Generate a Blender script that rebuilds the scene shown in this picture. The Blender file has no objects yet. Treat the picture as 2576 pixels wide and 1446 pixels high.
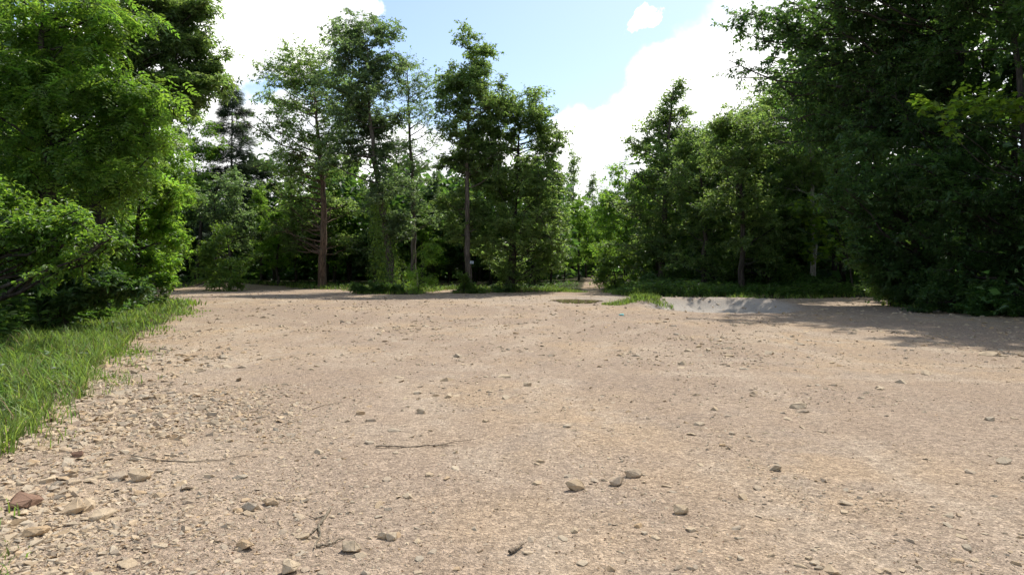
import bpy, bmesh, math, random
import numpy as np
from mathutils import Vector

R_ = math.radians
scene = bpy.context.scene
COL = scene.collection

# ------------------------------------------------------------------ camera, sky, sun, exposure
CAM_H, FPX, CX, HY = 1.5, 1717.3, 1288.0, 675.0      # eye height; focal length, centre column and horizon row (photo 2576 px wide)
cam_d = bpy.data.cameras.new('camera'); cam = bpy.data.objects.new('camera', cam_d); COL.objects.link(cam)
cam_d.lens, cam_d.sensor_width, cam_d.clip_start, cam_d.clip_end = 24.0, 36.0, 0.05, 3000.0
cam_d.shift_y = -(723.0 - HY) / 2576.0
cam.location = (0, 0, CAM_H); cam.rotation_euler = (R_(90), 0, 0)
scene.camera = cam

SUN_EL, SUN_AZ = 56.0, 33.0
sunvec = Vector((math.sin(R_(SUN_AZ)) * math.cos(R_(SUN_EL)), math.cos(R_(SUN_AZ)) * math.cos(R_(SUN_EL)), math.sin(R_(SUN_EL))))
sl = bpy.data.lights.new('sun', 'SUN'); sl.energy = 4.2; sl.angle = R_(0.53); sl.color = (1.0, 0.955, 0.88)
so = bpy.data.objects.new('sun', sl); COL.objects.link(so)
so.rotation_euler = sunvec.to_track_quat('Z', 'Y').to_euler(); so.location = (20, 40, 60)

scene.view_settings.view_transform = 'Standard'
scene.view_settings.look = 'None'
scene.view_settings.gamma = 1.0
scene.view_settings.use_curve_mapping = False
scene.view_settings.exposure = 0.45
cy = scene.cycles
cy.max_bounces, cy.diffuse_bounces, cy.glossy_bounces, cy.transmission_bounces = 5, 4, 1, 4
cy.sample_clamp_indirect = 6.0; cy.adaptive_threshold = 0.02
cy.use_denoising = True; cy.denoiser = 'OPENIMAGEDENOISE'; cy.denoising_input_passes = 'RGB_ALBEDO_NORMAL'


def pdir(px, py):
    v = Vector(((px - CX) / FPX, 1.0, (HY - py) / FPX)); v.normalize(); return v


def at(px, py, Y):
    return np.array([(px - CX) / FPX * Y, Y, CAM_H + (HY - py) / FPX * Y])


def gy(py):
    return CAM_H * FPX / (py - HY)


class NT:
    """small helper for node trees"""
    def __init__(s, tree): s.t = tree; s.n = tree.nodes; s.l = tree.links
    def new(s, typ, **kw):
        n = s.n.new(typ)
        ins = kw.pop('ins', {})
        for k, v in kw.items(): setattr(n, k, v)
        for k, v in ins.items():
            if hasattr(v, 'is_linked'): s.l.new(v, n.inputs[k])
            else: n.inputs[k].default_value = v
        return n
    def math(s, op, a, b=0.0, c=None, clamp=False):
        n = s.new('ShaderNodeMath', operation=op, use_clamp=clamp)
        for i, v in enumerate((a, b) if c is None else (a, b, c)):
            if hasattr(v, 'is_linked'): s.l.new(v, n.inputs[i])
            else: n.inputs[i].default_value = v
        return n.outputs[0]
    def noise(s, vec, scale, detail=3.0, rough=0.55, dist=0.0):
        n = s.new('ShaderNodeTexNoise', ins={'Scale': scale, 'Detail': detail, 'Roughness': rough, 'Distortion': dist})
        if vec is not None: s.l.new(vec, n.inputs['Vector'])
        return n.outputs['Fac']
    def ramp(s, fac, a, b, lo=0.0, hi=1.0, smooth=True):
        n = s.new('ShaderNodeMapRange', interpolation_type='SMOOTHSTEP' if smooth else 'LINEAR')
        for k, v in zip((0, 1, 2, 3, 4), (fac, a, b, lo, hi)):
            if hasattr(v, 'is_linked'): s.l.new(v, n.inputs[k])
            else: n.inputs[k].default_value = v
        return n.outputs[0]
    def mix(s, fac, a, b, blend='MIX'):
        n = s.new('ShaderNodeMix', data_type='RGBA', blend_type=blend)
        for i, v in ((0, fac), (6, a), (7, b)):
            if hasattr(v, 'is_linked'): s.l.new(v, n.inputs[i])
            else: n.inputs[i].default_value = (*v, 1) if isinstance(v, tuple) and len(v) == 3 else v
        return n.outputs[2]


world = bpy.data.worlds.new('World'); scene.world = world; world.use_nodes = True
T = NT(world.node_tree); T.n.clear()
wout = T.new('ShaderNodeOutputWorld'); bg = T.new('ShaderNodeBackground')
SKY_STR = 0.15
bg.inputs['Strength'].default_value = SKY_STR
sky = T.new('ShaderNodeTexSky', sky_type='NISHITA', sun_disc=False, sun_elevation=R_(SUN_EL), sun_rotation=R_(SUN_AZ),
            air_density=1.0, dust_density=1.2, ozone_density=2.0)
tc = T.new('ShaderNodeTexCoord').outputs['Generated']
warp = T.new('ShaderNodeTexNoise', ins={'Scale': 7.0, 'Detail': 6.0, 'Roughness': 0.6, 'Vector': tc})
wv = T.new('ShaderNodeVectorMath', operation='SUBTRACT', ins={0: warp.outputs['Color'], 1: (0.5, 0.5, 0.5)})
wv2 = T.new('ShaderNodeVectorMath', operation='SCALE', ins={0: wv.outputs[0], 'Scale': 0.16})
dv = T.new('ShaderNodeVectorMath', operation='ADD', ins={0: tc, 1: wv2.outputs[0]})
dn = T.new('ShaderNodeVectorMath', operation='NORMALIZE', ins={0: dv.outputs[0]}).outputs[0]
mask = None
for px, py, r in [(480, 60, .095), (590, 60, .075), (700, 70, .075), (800, 20, .07), (890, 0, .03), (650, 370, .055), (720, 350, .05), (590, 440, .06), (780, 470, .1), (1000, 520, .12),
                  (1650, 420, .10), (1800, 300, .11), (1900, 190, .085), (1500, 430, .085), (1720, 330, .08), (1250, 540, .10), (1637, 38, .019), 
                  (2100, 250, .2), (300, 350, .16)]:
    d = T.new('ShaderNodeVectorMath', operation='DOT_PRODUCT', ins={0: dn, 1: tuple(pdir(px, py))}).outputs['Value']
    b = T.ramp(d, math.cos(r * 1.12), math.cos(r * 0.82))
    mask = b if mask is None else T.math('MAXIMUM', mask, b)
# the rest of the sky carries scattered fair-weather clouds of the same kind
sep = T.new('ShaderNodeSeparateXYZ', ins={0: tc})
gen = T.noise(dn, 2.6, 5.0, 0.55)
behind = T.ramp(sep.outputs['Y'], 0.45, 0.1)
mask = T.math('MAXIMUM', mask, T.math('MULTIPLY', T.ramp(gen, 0.52, 0.60), behind))
fine = T.ramp(T.noise(dn, 7.0, 5.0, 0.6), .3, .55)
cloudc = T.mix(fine, (0.52, 0.55, 0.60), (1.0, 0.99, 0.97))
cl = T.new('ShaderNodeVectorMath', operation='SCALE', ins={0: cloudc, 'Scale': 1.3 / SKY_STR})
skyc = T.mix(T.math('MULTIPLY', mask, 0.97), sky.outputs[0], cl.outputs[0])
T.l.new(skyc, bg.inputs['Color']); T.l.new(bg.outputs[0], wout.inputs['Surface'])


# ------------------------------------------------------------------ mesh helpers
def make_mesh(name, parts, mats, smooth=False):
    """parts: list of (verts (n,3), faces (m,k), material index, per-face random or None)"""
    V, LV, LS, MI, RN = [], [], [], [], []
    off = 0; ls = 0
    for v, f, mi, rn in parts:
        v = np.asarray(v, np.float32).reshape(-1, 3); f = np.asarray(f, np.int32)
        if len(f) == 0: continue
        V.append(v); LV.append((f + off).ravel()); m, k = f.shape
        LS.append(ls + np.arange(m, dtype=np.int32) * k); MI.append(np.full(m, mi, np.int32))
        RN.append(np.full(m, 0.5, np.float32) if rn is None else np.asarray(rn, np.float32))
        off += len(v); ls += m * k
    V = np.concatenate(V); LV = np.concatenate(LV); LS = np.concatenate(LS); MI = np.concatenate(MI); RN = np.concatenate(RN)
    me = bpy.data.meshes.new(name)
    me.vertices.add(len(V)); me.vertices.foreach_set('co', V.ravel())
    me.loops.add(len(LV)); me.loops.foreach_set('vertex_index', LV)
    me.polygons.add(len(LS)); me.polygons.foreach_set('loop_start', LS)
    me.polygons.foreach_set('material_index', MI)
    if smooth: me.polygons.foreach_set('use_smooth', np.ones(len(LS), bool))
    else: me.polygons.foreach_set('use_smooth', np.zeros(len(LS), bool))
    a = me.attributes.new('rnd', 'FLOAT', 'FACE'); a.data.foreach_set('value', RN)
    for m in mats: me.materials.append(m)
    me.update(calc_edges=True)
    return me


def link(name, me, parent=None, loc=None):
    o = bpy.data.objects.new(name, me); COL.objects.link(o)
    if parent is not None: o.parent = parent
    if loc is not None: o.location = loc
    return o


def tag(o, label=None, cat=None, group=None, kind=None):
    if label: o['label'] = label
    if cat: o['category'] = cat
    if group: o['group'] = group
    if kind: o['kind'] = kind
    return o


def norm(a):
    return a / np.maximum(np.linalg.norm(a, axis=-1, keepdims=True), 1e-9)


def rvec(rng, n):
    return norm(rng.normal(size=(n, 3)))


def tubes(P, Rr, k):
    """batch of tubes: P (m,n,3) centre lines, Rr (m,n) radii, k sides -> verts, quads"""
    m, n, _ = P.shape
    t = np.empty_like(P); t[:, 1:-1] = P[:, 2:] - P[:, :-2]; t[:, 0] = P[:, 1] - P[:, 0]; t[:, -1] = P[:, -1] - P[:, -2]
    t = norm(t)
    main = norm(P[:, -1] - P[:, 0])
    ref = np.where(np.abs(main[:, 2:3]) > 0.8, np.array([[1.0, 0.13, 0]]), np.array([[0, 0.09, 1.0]]))[:, None, :]
    u = norm(np.cross(t, np.broadcast_to(ref, t.shape))); w = np.cross(t, u)
    a = np.arange(k) * 2 * math.pi / k
    ring = P[:, :, None, :] + Rr[:, :, None, None] * (np.cos(a)[None, None, :, None] * u[:, :, None, :] + np.sin(a)[None, None, :, None] * w[:, :, None, :])
    idx = np.arange(m * n * k).reshape(m, n, k)
    a0 = idx[:, :-1, :]; a1 = idx[:, 1:, :]
    q = np.stack([a0, np.roll(a0, -1, 2), np.roll(a1, -1, 2), a1], -1).reshape(-1, 4)
    return ring.reshape(-1, 3), q


# leaf templates: x along the leaf, y across, z the leaf normal
def tmpl(V, F): return np.array(V, float), np.array(F, int)


def leaf_simple(w=0.26, fold=0.07):
    return tmpl([(0, 0, 0), (.42, w, fold), (1, 0, -.10), (.42, -w, fold)], [(0, 3, 2), (0, 2, 1)])


def leaf_oval(w=0.24):
    return tmpl([(0, 0, 0), (.3, w, .06), (.68, w * .85, .03), (1, 0, -.12), (.68, -w * .85, .03), (.3, -w, .06)],
                [(0, 5, 4), (0, 4, 3), (0, 3, 2), (0, 2, 1)])


def leaf_lobed():
    V = [(0.02, 0, 0), (.1, .34, .04), (.42, .24, .02), (.5, .5, .0), (.68, .2, .0), (1.0, 0, -.08), (.68, -.2, 0), (.5, -.5, 0), (.42, -.24, .02), (.1, -.34, .04)]
    return tmpl(V, [(0, i + 1, i) for i in range(1, 9)])


def leaf_frond(pairs=5, droop=0.35, w=.22):
    V, F = [], []
    def lf(b, d, L, ww):
        i = len(V); d = np.array(d) / np.linalg.norm(d); s = np.array([-d[1], d[0], 0])
        for a, c, z in ((0, 0, 0), (.45, ww, .02), (1, 0, -.18), (.45, -ww, .02)):
            V.append(tuple(np.array(b) + d * a * L + s * c * L + np.array([0, 0, z * L])))
        F.extend([(i, i + 3, i + 2), (i, i + 2, i + 1)])
    for j in range(pairs):
        x = .18 + .68 * j / (pairs - 1); b = (x, 0, -droop * x * x)
        L = .34 * (1 - .45 * abs(j / (pairs - 1) - .4))
        for s in (1, -1): lf(b, (.5, s, 0), L, w)
    lf((.9, 0, -droop * .85), (1, 0, 0), .3, w)
    return tmpl(V, F)


def leaf_whorl(n=5, w=.2, droop=.25):
    V, F = [], []
    for j in range(n):
        a = (j - (n - 1) / 2) * (2.2 * math.pi / 1.25 / n); i = len(V); d = np.array([math.cos(a), math.sin(a), 0]); s = np.array([-d[1], d[0], 0])
        L = .8 + .2 * math.cos(a)
        for x, c, z in ((0.02, 0, 0), (.5, w, .03), (1, 0, -droop), (.5, -w, .03)):
            V.append(tuple(d * x * L + s * c * L + np.array([0, 0, z * L + .05 * j * (-1) ** j])))
        F.extend([(i, i + 3, i + 2), (i, i + 2, i + 1)])
    return tmpl(V, F)


def needle_tuft(n=7):
    V, F = [], []; r = np.random.default_rng(5)
    for j in range(n):
        d = norm(np.array([.7 + .5 * r.random(), r.normal() * .6, r.normal() * .45])); s = norm(np.cross(d, [0, 0, 1.0])); i = len(V)
        b = np.array([.1 * j, 0, 0]) * .6; L = .55 + .3 * r.random()
        V += [tuple(b + s * .028), tuple(b - s * .028), tuple(b + d * L)]; F.append((i, i + 1, i + 2))
    return tmpl(V, F)


LEAF = dict(simple=leaf_simple(), narrow=leaf_simple(.17), oval=leaf_oval(), lobed=leaf_lobed(), frond=leaf_frond(4, .35, .25), frondfar=leaf_frond(3, .4, .3),
            whorl=leaf_whorl(), whorl4=leaf_whorl(4, .24), needle=needle_tuft())


def scatter(tm, P, X, Z, S, rnd):
    """place one template at each P with axes X (length) and Z (normal)"""
    V, F = tm
    X = norm(X); Yv = norm(np.cross(Z, X)); Zv = np.cross(X, Yv)
    out = P[:, None, :] + S[:, None, None] * (V[None, :, 0, None] * X[:, None] + V[None, :, 1, None] * Yv[:, None] + V[None, :, 2, None] * Zv[:, None])
    n = len(P)
    f = (np.arange(n)[:, None, None] * len(V) + F[None]).reshape(-1, 3)
    return out.reshape(-1, 3), f, np.repeat(rnd, len(F))


# ------------------------------------------------------------------ materials
def material(name):
    m = bpy.data.materials.new(name); m.use_nodes = True
    t = NT(m.node_tree); t.n.clear(); out = t.new('ShaderNodeOutputMaterial')
    return m, t, out


def leaf_mat(name, col, trans, tfac=0.42, rough=0.45, spec=0.35, spread=0.5, hues=(.482, .515)):
    m, t, out = material(name)
    rn = t.new('ShaderNodeAttribute', attribute_name='rnd').outputs['Fac']
    oi = t.new('ShaderNodeObjectInfo').outputs['Random']
    val = t.ramp(rn, 0.0, 1.0, 1.0 - spread, 1.0 + spread, smooth=False)
    val = t.math('MULTIPLY', val, t.ramp(oi, 0, 1, .88, 1.12, smooth=False))
    hue = t.ramp(t.math('FRACT', t.math('MULTIPLY', rn, 7.31)), 0, 1, *hues, smooth=False)
    h1 = t.new('ShaderNodeHueSaturation', ins={'Hue': hue, 'Value': val, 'Color': (*col, 1)})
    h2 = t.new('ShaderNodeHueSaturation', ins={'Hue': hue, 'Value': val, 'Color': (*trans, 1)})
    p = t.new('ShaderNodeBsdfPrincipled', ins={'Base Color': h1.outputs[0], 'Roughness': rough, 'Specular IOR Level': spec})
    tr = t.new('ShaderNodeBsdfTranslucent', ins={'Color': h2.outputs[0]})
    mx = t.new('ShaderNodeMixShader', ins={0: tfac, 1: p.outputs[0], 2: tr.outputs[0]})
    t.l.new(mx.outputs[0], out.inputs['Surface'])
    return m


def bark_mat(name, dark, light, scale=1.0):
    m, t, out = material(name)
    co = t.new('ShaderNodeTexCoord').outputs['Object']
    mp = t.new('ShaderNodeMapping', ins={'Vector': co, 'Scale': (14 * scale, 14 * scale, 2.2 * scale)}).outputs[0]
    n = t.noise(mp, 1.0, 5.0, .65, .6); n2 = t.noise(co, 1.3, 3.0)
    c = t.mix(t.ramp(n, .35, .68), dark, light); c = t.mix(t.ramp(n2, .45, .75, 0, .35), c, (.09, .10, .07))
    bump = t.new('ShaderNodeBump', ins={'Strength': .8, 'Distance': .03, 'Height': n})
    p = t.new('ShaderNodeBsdfPrincipled', ins={'Base Color': c, 'Roughness': .9, 'Specular IOR Level': .15, 'Normal': bump.outputs[0]})
    t.l.new(p.outputs[0], out.inputs['Surface'])
    return m


M = dict(
    straw=leaf_mat('grass_straw', (.26, .20, .10), (.30, .24, .11), .3, .6, .2, .5),
    oak=leaf_mat('leaf_oak', (.080, .120, .048), (.35, .52, .10), .47),
    bright=leaf_mat('leaf_bright', (.090, .165, .030), (.34, .58, .05), .5),
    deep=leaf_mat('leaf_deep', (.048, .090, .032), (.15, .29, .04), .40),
    walnut=leaf_mat('leaf_walnut', (.080, .142, .030), (.29, .50, .045), .47),
    blue=leaf_mat('leaf_bluish', (.084, .120, .068), (.28, .43, .11), .45, .4, .45),
    lime=leaf_mat('leaf_lime', (.085, .145, .020), (.30, .46, .030), .5),
    vine=leaf_mat('leaf_vine', (.070, .120, .030), (.26, .42, .045), .45),
    pine=leaf_mat('needle_pine', (.060, .092, .056), (.12, .18, .07), .3, .5, .3),
    weed=leaf_mat('leaf_weed', (.050, .105, .026), (.16, .30, .035), .40),
    grass=leaf_mat('grass_blade', (.115, .185, .040), (.26, .40, .055), .40, .5, .25, .6, (.472, .515)),
    bark=bark_mat('bark_grey', (.040, .033, .027), (.155, .13, .11)),
    bark_brown=bark_mat('bark_brown', (.045, .030, .022), (.18, .12, .085)),
    bark_pale=bark_mat('bark_pale', (.16, .145, .12), (.48, .46, .41), .6),
    bark_dark=bark_mat('bark_dark', (.022, .018, .015), (.075, .062, .052)),
    twig=bark_mat('dry_twig', (.16, .12, .085), (.38, .31, .22), 3.0),
)

# ------------------------------------------------------------------ the ground
def vnoise(x, y, seed=0):
    x = np.asarray(x, float); y = np.asarray(y, float)
    xi = np.floor(x).astype(np.int64); yi = np.floor(y).astype(np.int64); fx = x - xi; fy = y - yi
    def h(a, b):
        n = (a * 374761393 + b * 668265263 + seed * 974634541) & 0x7fffffff
        n = ((n ^ (n >> 13)) * 1274126177) & 0x7fffffff
        return ((n ^ (n >> 16)) & 0xffff) / 65535.0
    ux = fx * fx * (3 - 2 * fx); uy = fy * fy * (3 - 2 * fy)
    return (h(xi, yi) * (1 - ux) + h(xi + 1, yi) * ux) * (1 - uy) + (h(xi, yi + 1) * (1 - ux) + h(xi + 1, yi + 1) * ux) * uy


def fbm(x, y, s, oct=3, seed=0):
    v = 0; a = .5; t = 0
    for i in range(oct):
        v = v + a * vnoise(x * s, y * s, seed + i); t += a; s *= 2.03; a *= .5
    return v / t


CLEAR = np.array([(-3.0, -12), (-3.1, 2), (-3.8, 4.3), (-4.5, 6.2), (-5.35, 8.2), (-6.6, 11), (-8.2, 14.5), (-9.6, 19), (-11.5, 24), (-13.5, 29), (-20, 35.5), (-34, 38),
                  (-34, 46), (-25, 46.5), (-22.5, 52), (-17, 52), (-14.2, 47.5), (-11.4, 46.0), (-9.6, 43), (-8.6, 38.8), (-5.2, 38.4), (-5.0, 42), (-4.4, 46), (-3.0, 46), (-3.1, 40.4),
                  (-1.7, 40.2), (-1.2, 42.5), (1.2, 42.2), (3.2, 43), (4.6, 44.6), (6.2, 58), (9.4, 84), (10.9, 84), (7.6, 58), (6.1, 46), (5.5, 39), (6.4, 35.5),
                  (9.0, 33.8), (13, 33.6), (17, 34.8), (30, 37), (30, 31.5), (17.5, 30.6), (15.4, 28.2), (15.2, 24.5), (15.7, 20.5), (16.2, 12), (16.4, 4), (16.4, -12)])


def sdist(x, y):
    """signed distance to the edge of the bare clearing, positive inside"""
    x = np.asarray(x, float); y = np.asarray(y, float)
    P = CLEAR; Q = np.roll(P, -1, 0)
    best = np.full(x.shape, 1e9); ins = np.zeros(x.shape, bool)
    for (ax, ay), (bx, by) in zip(P, Q):
        ex, ey = bx - ax, by - ay
        t = np.clip(((x - ax) * ex + (y - ay) * ey) / (ex * ex + ey * ey), 0, 1)
        best = np.minimum(best, np.hypot(x - ax - t * ex, y - ay - t * ey))
        c = ((ay > y) != (by > y)) & (x < (bx - ax) * (y - ay) / (by - ay + 1e-12) + ax)
        ins ^= c
    return np.where(ins, best, -best)


def sstep(a, b, v):
    t = np.clip((v - a) / (b - a), 0, 1); return t * t * (3 - 2 * t)


def gz(x, y):
    x = np.asarray(x, float); y = np.asarray(y, float)
    z = .16 * (fbm(x, y, .09, 2, 3) - .5) * sstep(4, 14, y) + .05 * (fbm(x, y, .45, 2, 5) - .5) * sstep(2, 8, y)
    # washed-out hollow with its pale far bank
    wob = .35 * (fbm(x, y, .8, 3, 17) - .5)
    e = np.hypot((x - 8.1) / 2.7, (y - 26.6) / 2.9) + wob
    z = z - .34 * sstep(1.1, .45, e) + .26 * np.exp(-((e - 1.12) / .2) ** 2) * sstep(25.5, 28.5, y)
    z = z + .05 * (fbm(x * 1.5, y * .8, 2.1, 4, 23) - .5) * sstep(1.3, .8, e) * 3
    # puddle dip and the rut before it
    w = np.exp(-np.clip((((x - 3.15) / 1.5) ** 2 + ((y - 33.4) / 3.0) ** 2), 0, 9) ** 2); z = z * (1 - w) - .14 * w
    # low bank at the far corner, humps along the left road
    z = z + .45 * np.exp(-(((x + 22.5) / 3.2) ** 2 + ((y - 52.5) / 2.2) ** 2))
    z = z + .16 * np.exp(-(((x + 14.0) / 3.0) ** 2 + ((y - 31.0) / 1.6) ** 2)) - .10 * np.exp(-(((x + 11.5) / 5.0) ** 2 + ((y - 34.5) / 1.3) ** 2))
    # verges sit a little above the worn surface; the trail climbs into the wood
    z = z + .10 * sstep(.1, -1.6, sdist(x, y)) + .012 * np.clip(y - 44, 0, 60) * sstep(44, 52, y)
    # small relief underfoot
    z = z - .010 * tracks(x, y) * sstep(30, 12, y)
    near = sstep(16, 5, y) * sstep(-6, 1, y)
    z = z + near * (.022 * (fbm(x, y, 1.7, 3, 9) - .5) + .012 * (fbm(x, y, 7.0, 2, 11) - .5))
    return z


ARCS = [(-38, -6, 40.2, .0), (30, 4, 30.5, .0), (-22, 24, 22.5, .0), (34, 40, 36.5, .0), (-60, 10, 64.0, .0), (9, 60, 50.0, .0)]   # centre x, y, radius of worn lanes


def tracks(x, y):
    """1 on the worn wheel tracks that sweep through the clearing"""
    m_ = np.zeros(np.shape(x))
    for cx_, cy_, r_, _ in ARCS:
        d_ = np.hypot(x - cx_, y - cy_) - r_ + .35 * (fbm(x, y, .25, 2, 41) - .5)
        for off in (-.8, .8): m_ = np.maximum(m_, np.exp(-((d_ - off) / .22) ** 2) * sstep(.25, .6, fbm(x, y, .16, 2, 43 + int(r_))))
    return m_


def spaced(*segs):
    out = [segs[0][0]]
    for a, b, st in segs:
        n = max(1, int(round((b - a) / st))); out += list(a + (b - a) * (np.arange(n) + 1) / n)
    return np.array(out)


gx_h = spaced((0, 5, .12), (5, 20, .3), (20, 44, 1.2)); gx_h = np.concatenate([gx_h, 44 * 1.25 ** np.arange(1, 14)])
GX = np.concatenate([-gx_h[:0:-1], gx_h])
GY = np.concatenate([spaced((-40, -4, 3), (-4, 1, .5), (1, 11, .10), (11, 46, .3), (46, 70, 1.0)), 70 * 1.2 ** np.arange(1, 13)])
XX, YY = np.meshgrid(GX, GY)
ZZ = gz(XX, YY); SD = sdist(XX, YY)
nx, ny = len(GX), len(GY)
ii = np.arange(nx * ny).reshape(ny, nx)
quads = np.stack([ii[:-1, :-1], ii[:-1, 1:], ii[1:, 1:], ii[1:, :-1]], -1).reshape(-1, 4)


def ground_mat():
    m, t, out = material('ground_dirt_and_litter')
    pos = t.new('ShaderNodeNewGeometry').outputs['Position']
    dirt = t.new('ShaderNodeAttribute', attribute_name='dirt').outputs['Fac']
    pale = t.new('ShaderNodeAttribute', attribute_name='pale').outputs['Fac']
    track = t.new('ShaderNodeAttribute', attribute_name='track').outputs['Fac']
    nb = t.noise(pos, .22, 4, .6); nm = t.noise(pos, 1.3, 5, .6, .4); nf = t.noise(pos, 11, 6, .72); nv = t.noise(pos, 75, 3, .7)
    mp = t.new('ShaderNodeMapping', ins={'Vector': pos, 'Scale': (.9, .22, 1), 'Rotation': (0, 0, .35)}).outputs[0]
    tr = t.noise(mp, 1.0, 3, .5, .8)
    c = t.mix(t.ramp(nb, .40, .64), (.340, .266, .192), (.362, .266, .174))
    c = t.mix(t.ramp(nm, .46, .66, 0, .6), c, (.310, .254, .198))
    c = t.mix(t.ramp(tr, .48, .66, 0, .7), c, (.400, .320, .236))
    c = t.mix(t.ramp(nb, .62, .42, 0, .5), c, (.265, .192, .138))
    c = t.mix(t.math('MULTIPLY', track, t.ramp(nm, .35, .65, .05, .6)), c, (.405, .325, .240))
    # grit: cells of single grains, two sizes
    def cells(scale):
        v = t.new('ShaderNodeTexVoronoi', ins={'Vector': pos, 'Scale': scale, 'Randomness': 1.0})
        r = t.new('ShaderNodeSeparateColor', ins={0: v.outputs['Color']}).outputs[0]
        return v.outputs['Distance'], r
    d1, r1 = cells(34); d2, r2 = cells(95)
    c = t.mix(.55, c, t.mix(r1, (.26, .26, .26), (.74, .74, .74)), 'OVERLAY')
    c = t.mix(.50, c, t.mix(r2, (.22, .21, .2), (.78, .78, .77)), 'OVERLAY')
    c = t.mix(.7, c, t.mix(nf, (.2, .2, .2), (.82, .82, .82)), 'OVERLAY')
    c = t.mix(t.math('MULTIPLY', pale, .75), c, t.mix(nf, (.30, .275, .24), (.50, .465, .41)))
    li = t.mix(nf, (.040, .030, .018), (.085, .062, .038)); li = t.mix(t.ramp(nm, .45, .6), li, (.035, .055, .016))
    edge = t.ramp(t.math('ADD', dirt, t.math('MULTIPLY', t.math('SUBTRACT', t.noise(pos, 2.6, 5, .7), .5), .9)), .38, .62)
    col = t.mix(edge, li, c)
    h = t.math('ADD', t.math('MULTIPLY', t.ramp(d1, .0, .6, 1, 0), t.math('MULTIPLY', r1, .9)), t.math('MULTIPLY', t.ramp(d2, 0, .6, 1, 0), .35))
    h = t.math('ADD', h, t.math('MULTIPLY', nf, 1.3)); h = t.math('ADD', h, t.math('MULTIPLY', nv, .4))
    b = t.new('ShaderNodeBump', ins={'Strength': .85, 'Distance': .02, 'Height': h})
    p = t.new('ShaderNodeBsdfPrincipled', ins={'Base Color': col, 'Roughness': .95, 'Specular IOR Level': .12, 'Normal': b.outputs[0]})
    t.l.new(p.outputs[0], out.inputs['Surface'])
    return m


me = make_mesh('ground', [(np.stack([XX, YY, ZZ], -1), quads, 0, None)], [ground_mat()], smooth=True)
a = me.attributes.new('dirt', 'FLOAT', 'POINT'); a.data.foreach_set('value', sstep(-.9, .7, SD).ravel().astype(np.float32))
pl = sstep(1.25, .8, np.hypot((XX - 8.1) / 2.7, (YY - 26.6) / 2.9)) + .5 * np.exp(-(((XX - 6) / 7) ** 2 + ((YY - 34) / 4) ** 2))
a = me.attributes.new('track', 'FLOAT', 'POINT'); a.data.foreach_set('value', tracks(XX, YY).ravel().astype(np.float32))
a = me.attributes.new('pale', 'FLOAT', 'POINT'); a.data.foreach_set('value', np.clip(pl, 0, 1).ravel().astype(np.float32))
ground = tag(link('ground', me), 'bare tan gravel clearing with dark forest floor around it', None, None, 'structure')

# puddle
m, t, out = material('muddy_water')
pos = t.new('ShaderNodeNewGeometry').outputs['Position']
b = t.new('ShaderNodeBump', ins={'Strength': .05, 'Distance': .01, 'Height': t.noise(pos, 6, 2)})
p = t.new('ShaderNodeBsdfPrincipled', ins={'Base Color': (.17, .125, .062, 1), 'Roughness': .09, 'Specular IOR Level': .5, 'Normal': b.outputs[0]})
t.l.new(p.outputs[0], out.inputs['Surface'])
an = np.linspace(0, 2 * math.pi, 48, endpoint=False)
rr = 1 + .16 * np.sin(3 * an + 1) + .1 * np.sin(5 * an) + .06 * np.sin(9 * an + 2)
px_, py_ = 3.15 + 1.15 * rr * np.cos(an), 33.4 + 2.3 * rr * np.sin(an)
pzz = -.095
V = np.concatenate([[[3.15, 33.4, pzz]], np.stack([px_, py_, np.full(48, pzz)], -1)])
F = [(0, i + 1, (i + 1) % 48 + 1) for i in range(48)]
tag(link('puddle', make_mesh('puddle', [(V, F, 0, None)], [m])), 'muddy brown puddle where the trail leaves the clearing', None, None, 'structure')


# ------------------------------------------------------------------ trees
def curve_pts(p0, p1, p2, n):
    s = np.linspace(0, 1, n)[None, :, None]
    return (1 - s) ** 2 * p0[:, None] + 2 * s * (1 - s) * p1[:, None] + s ** 2 * p2[:, None]


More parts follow.
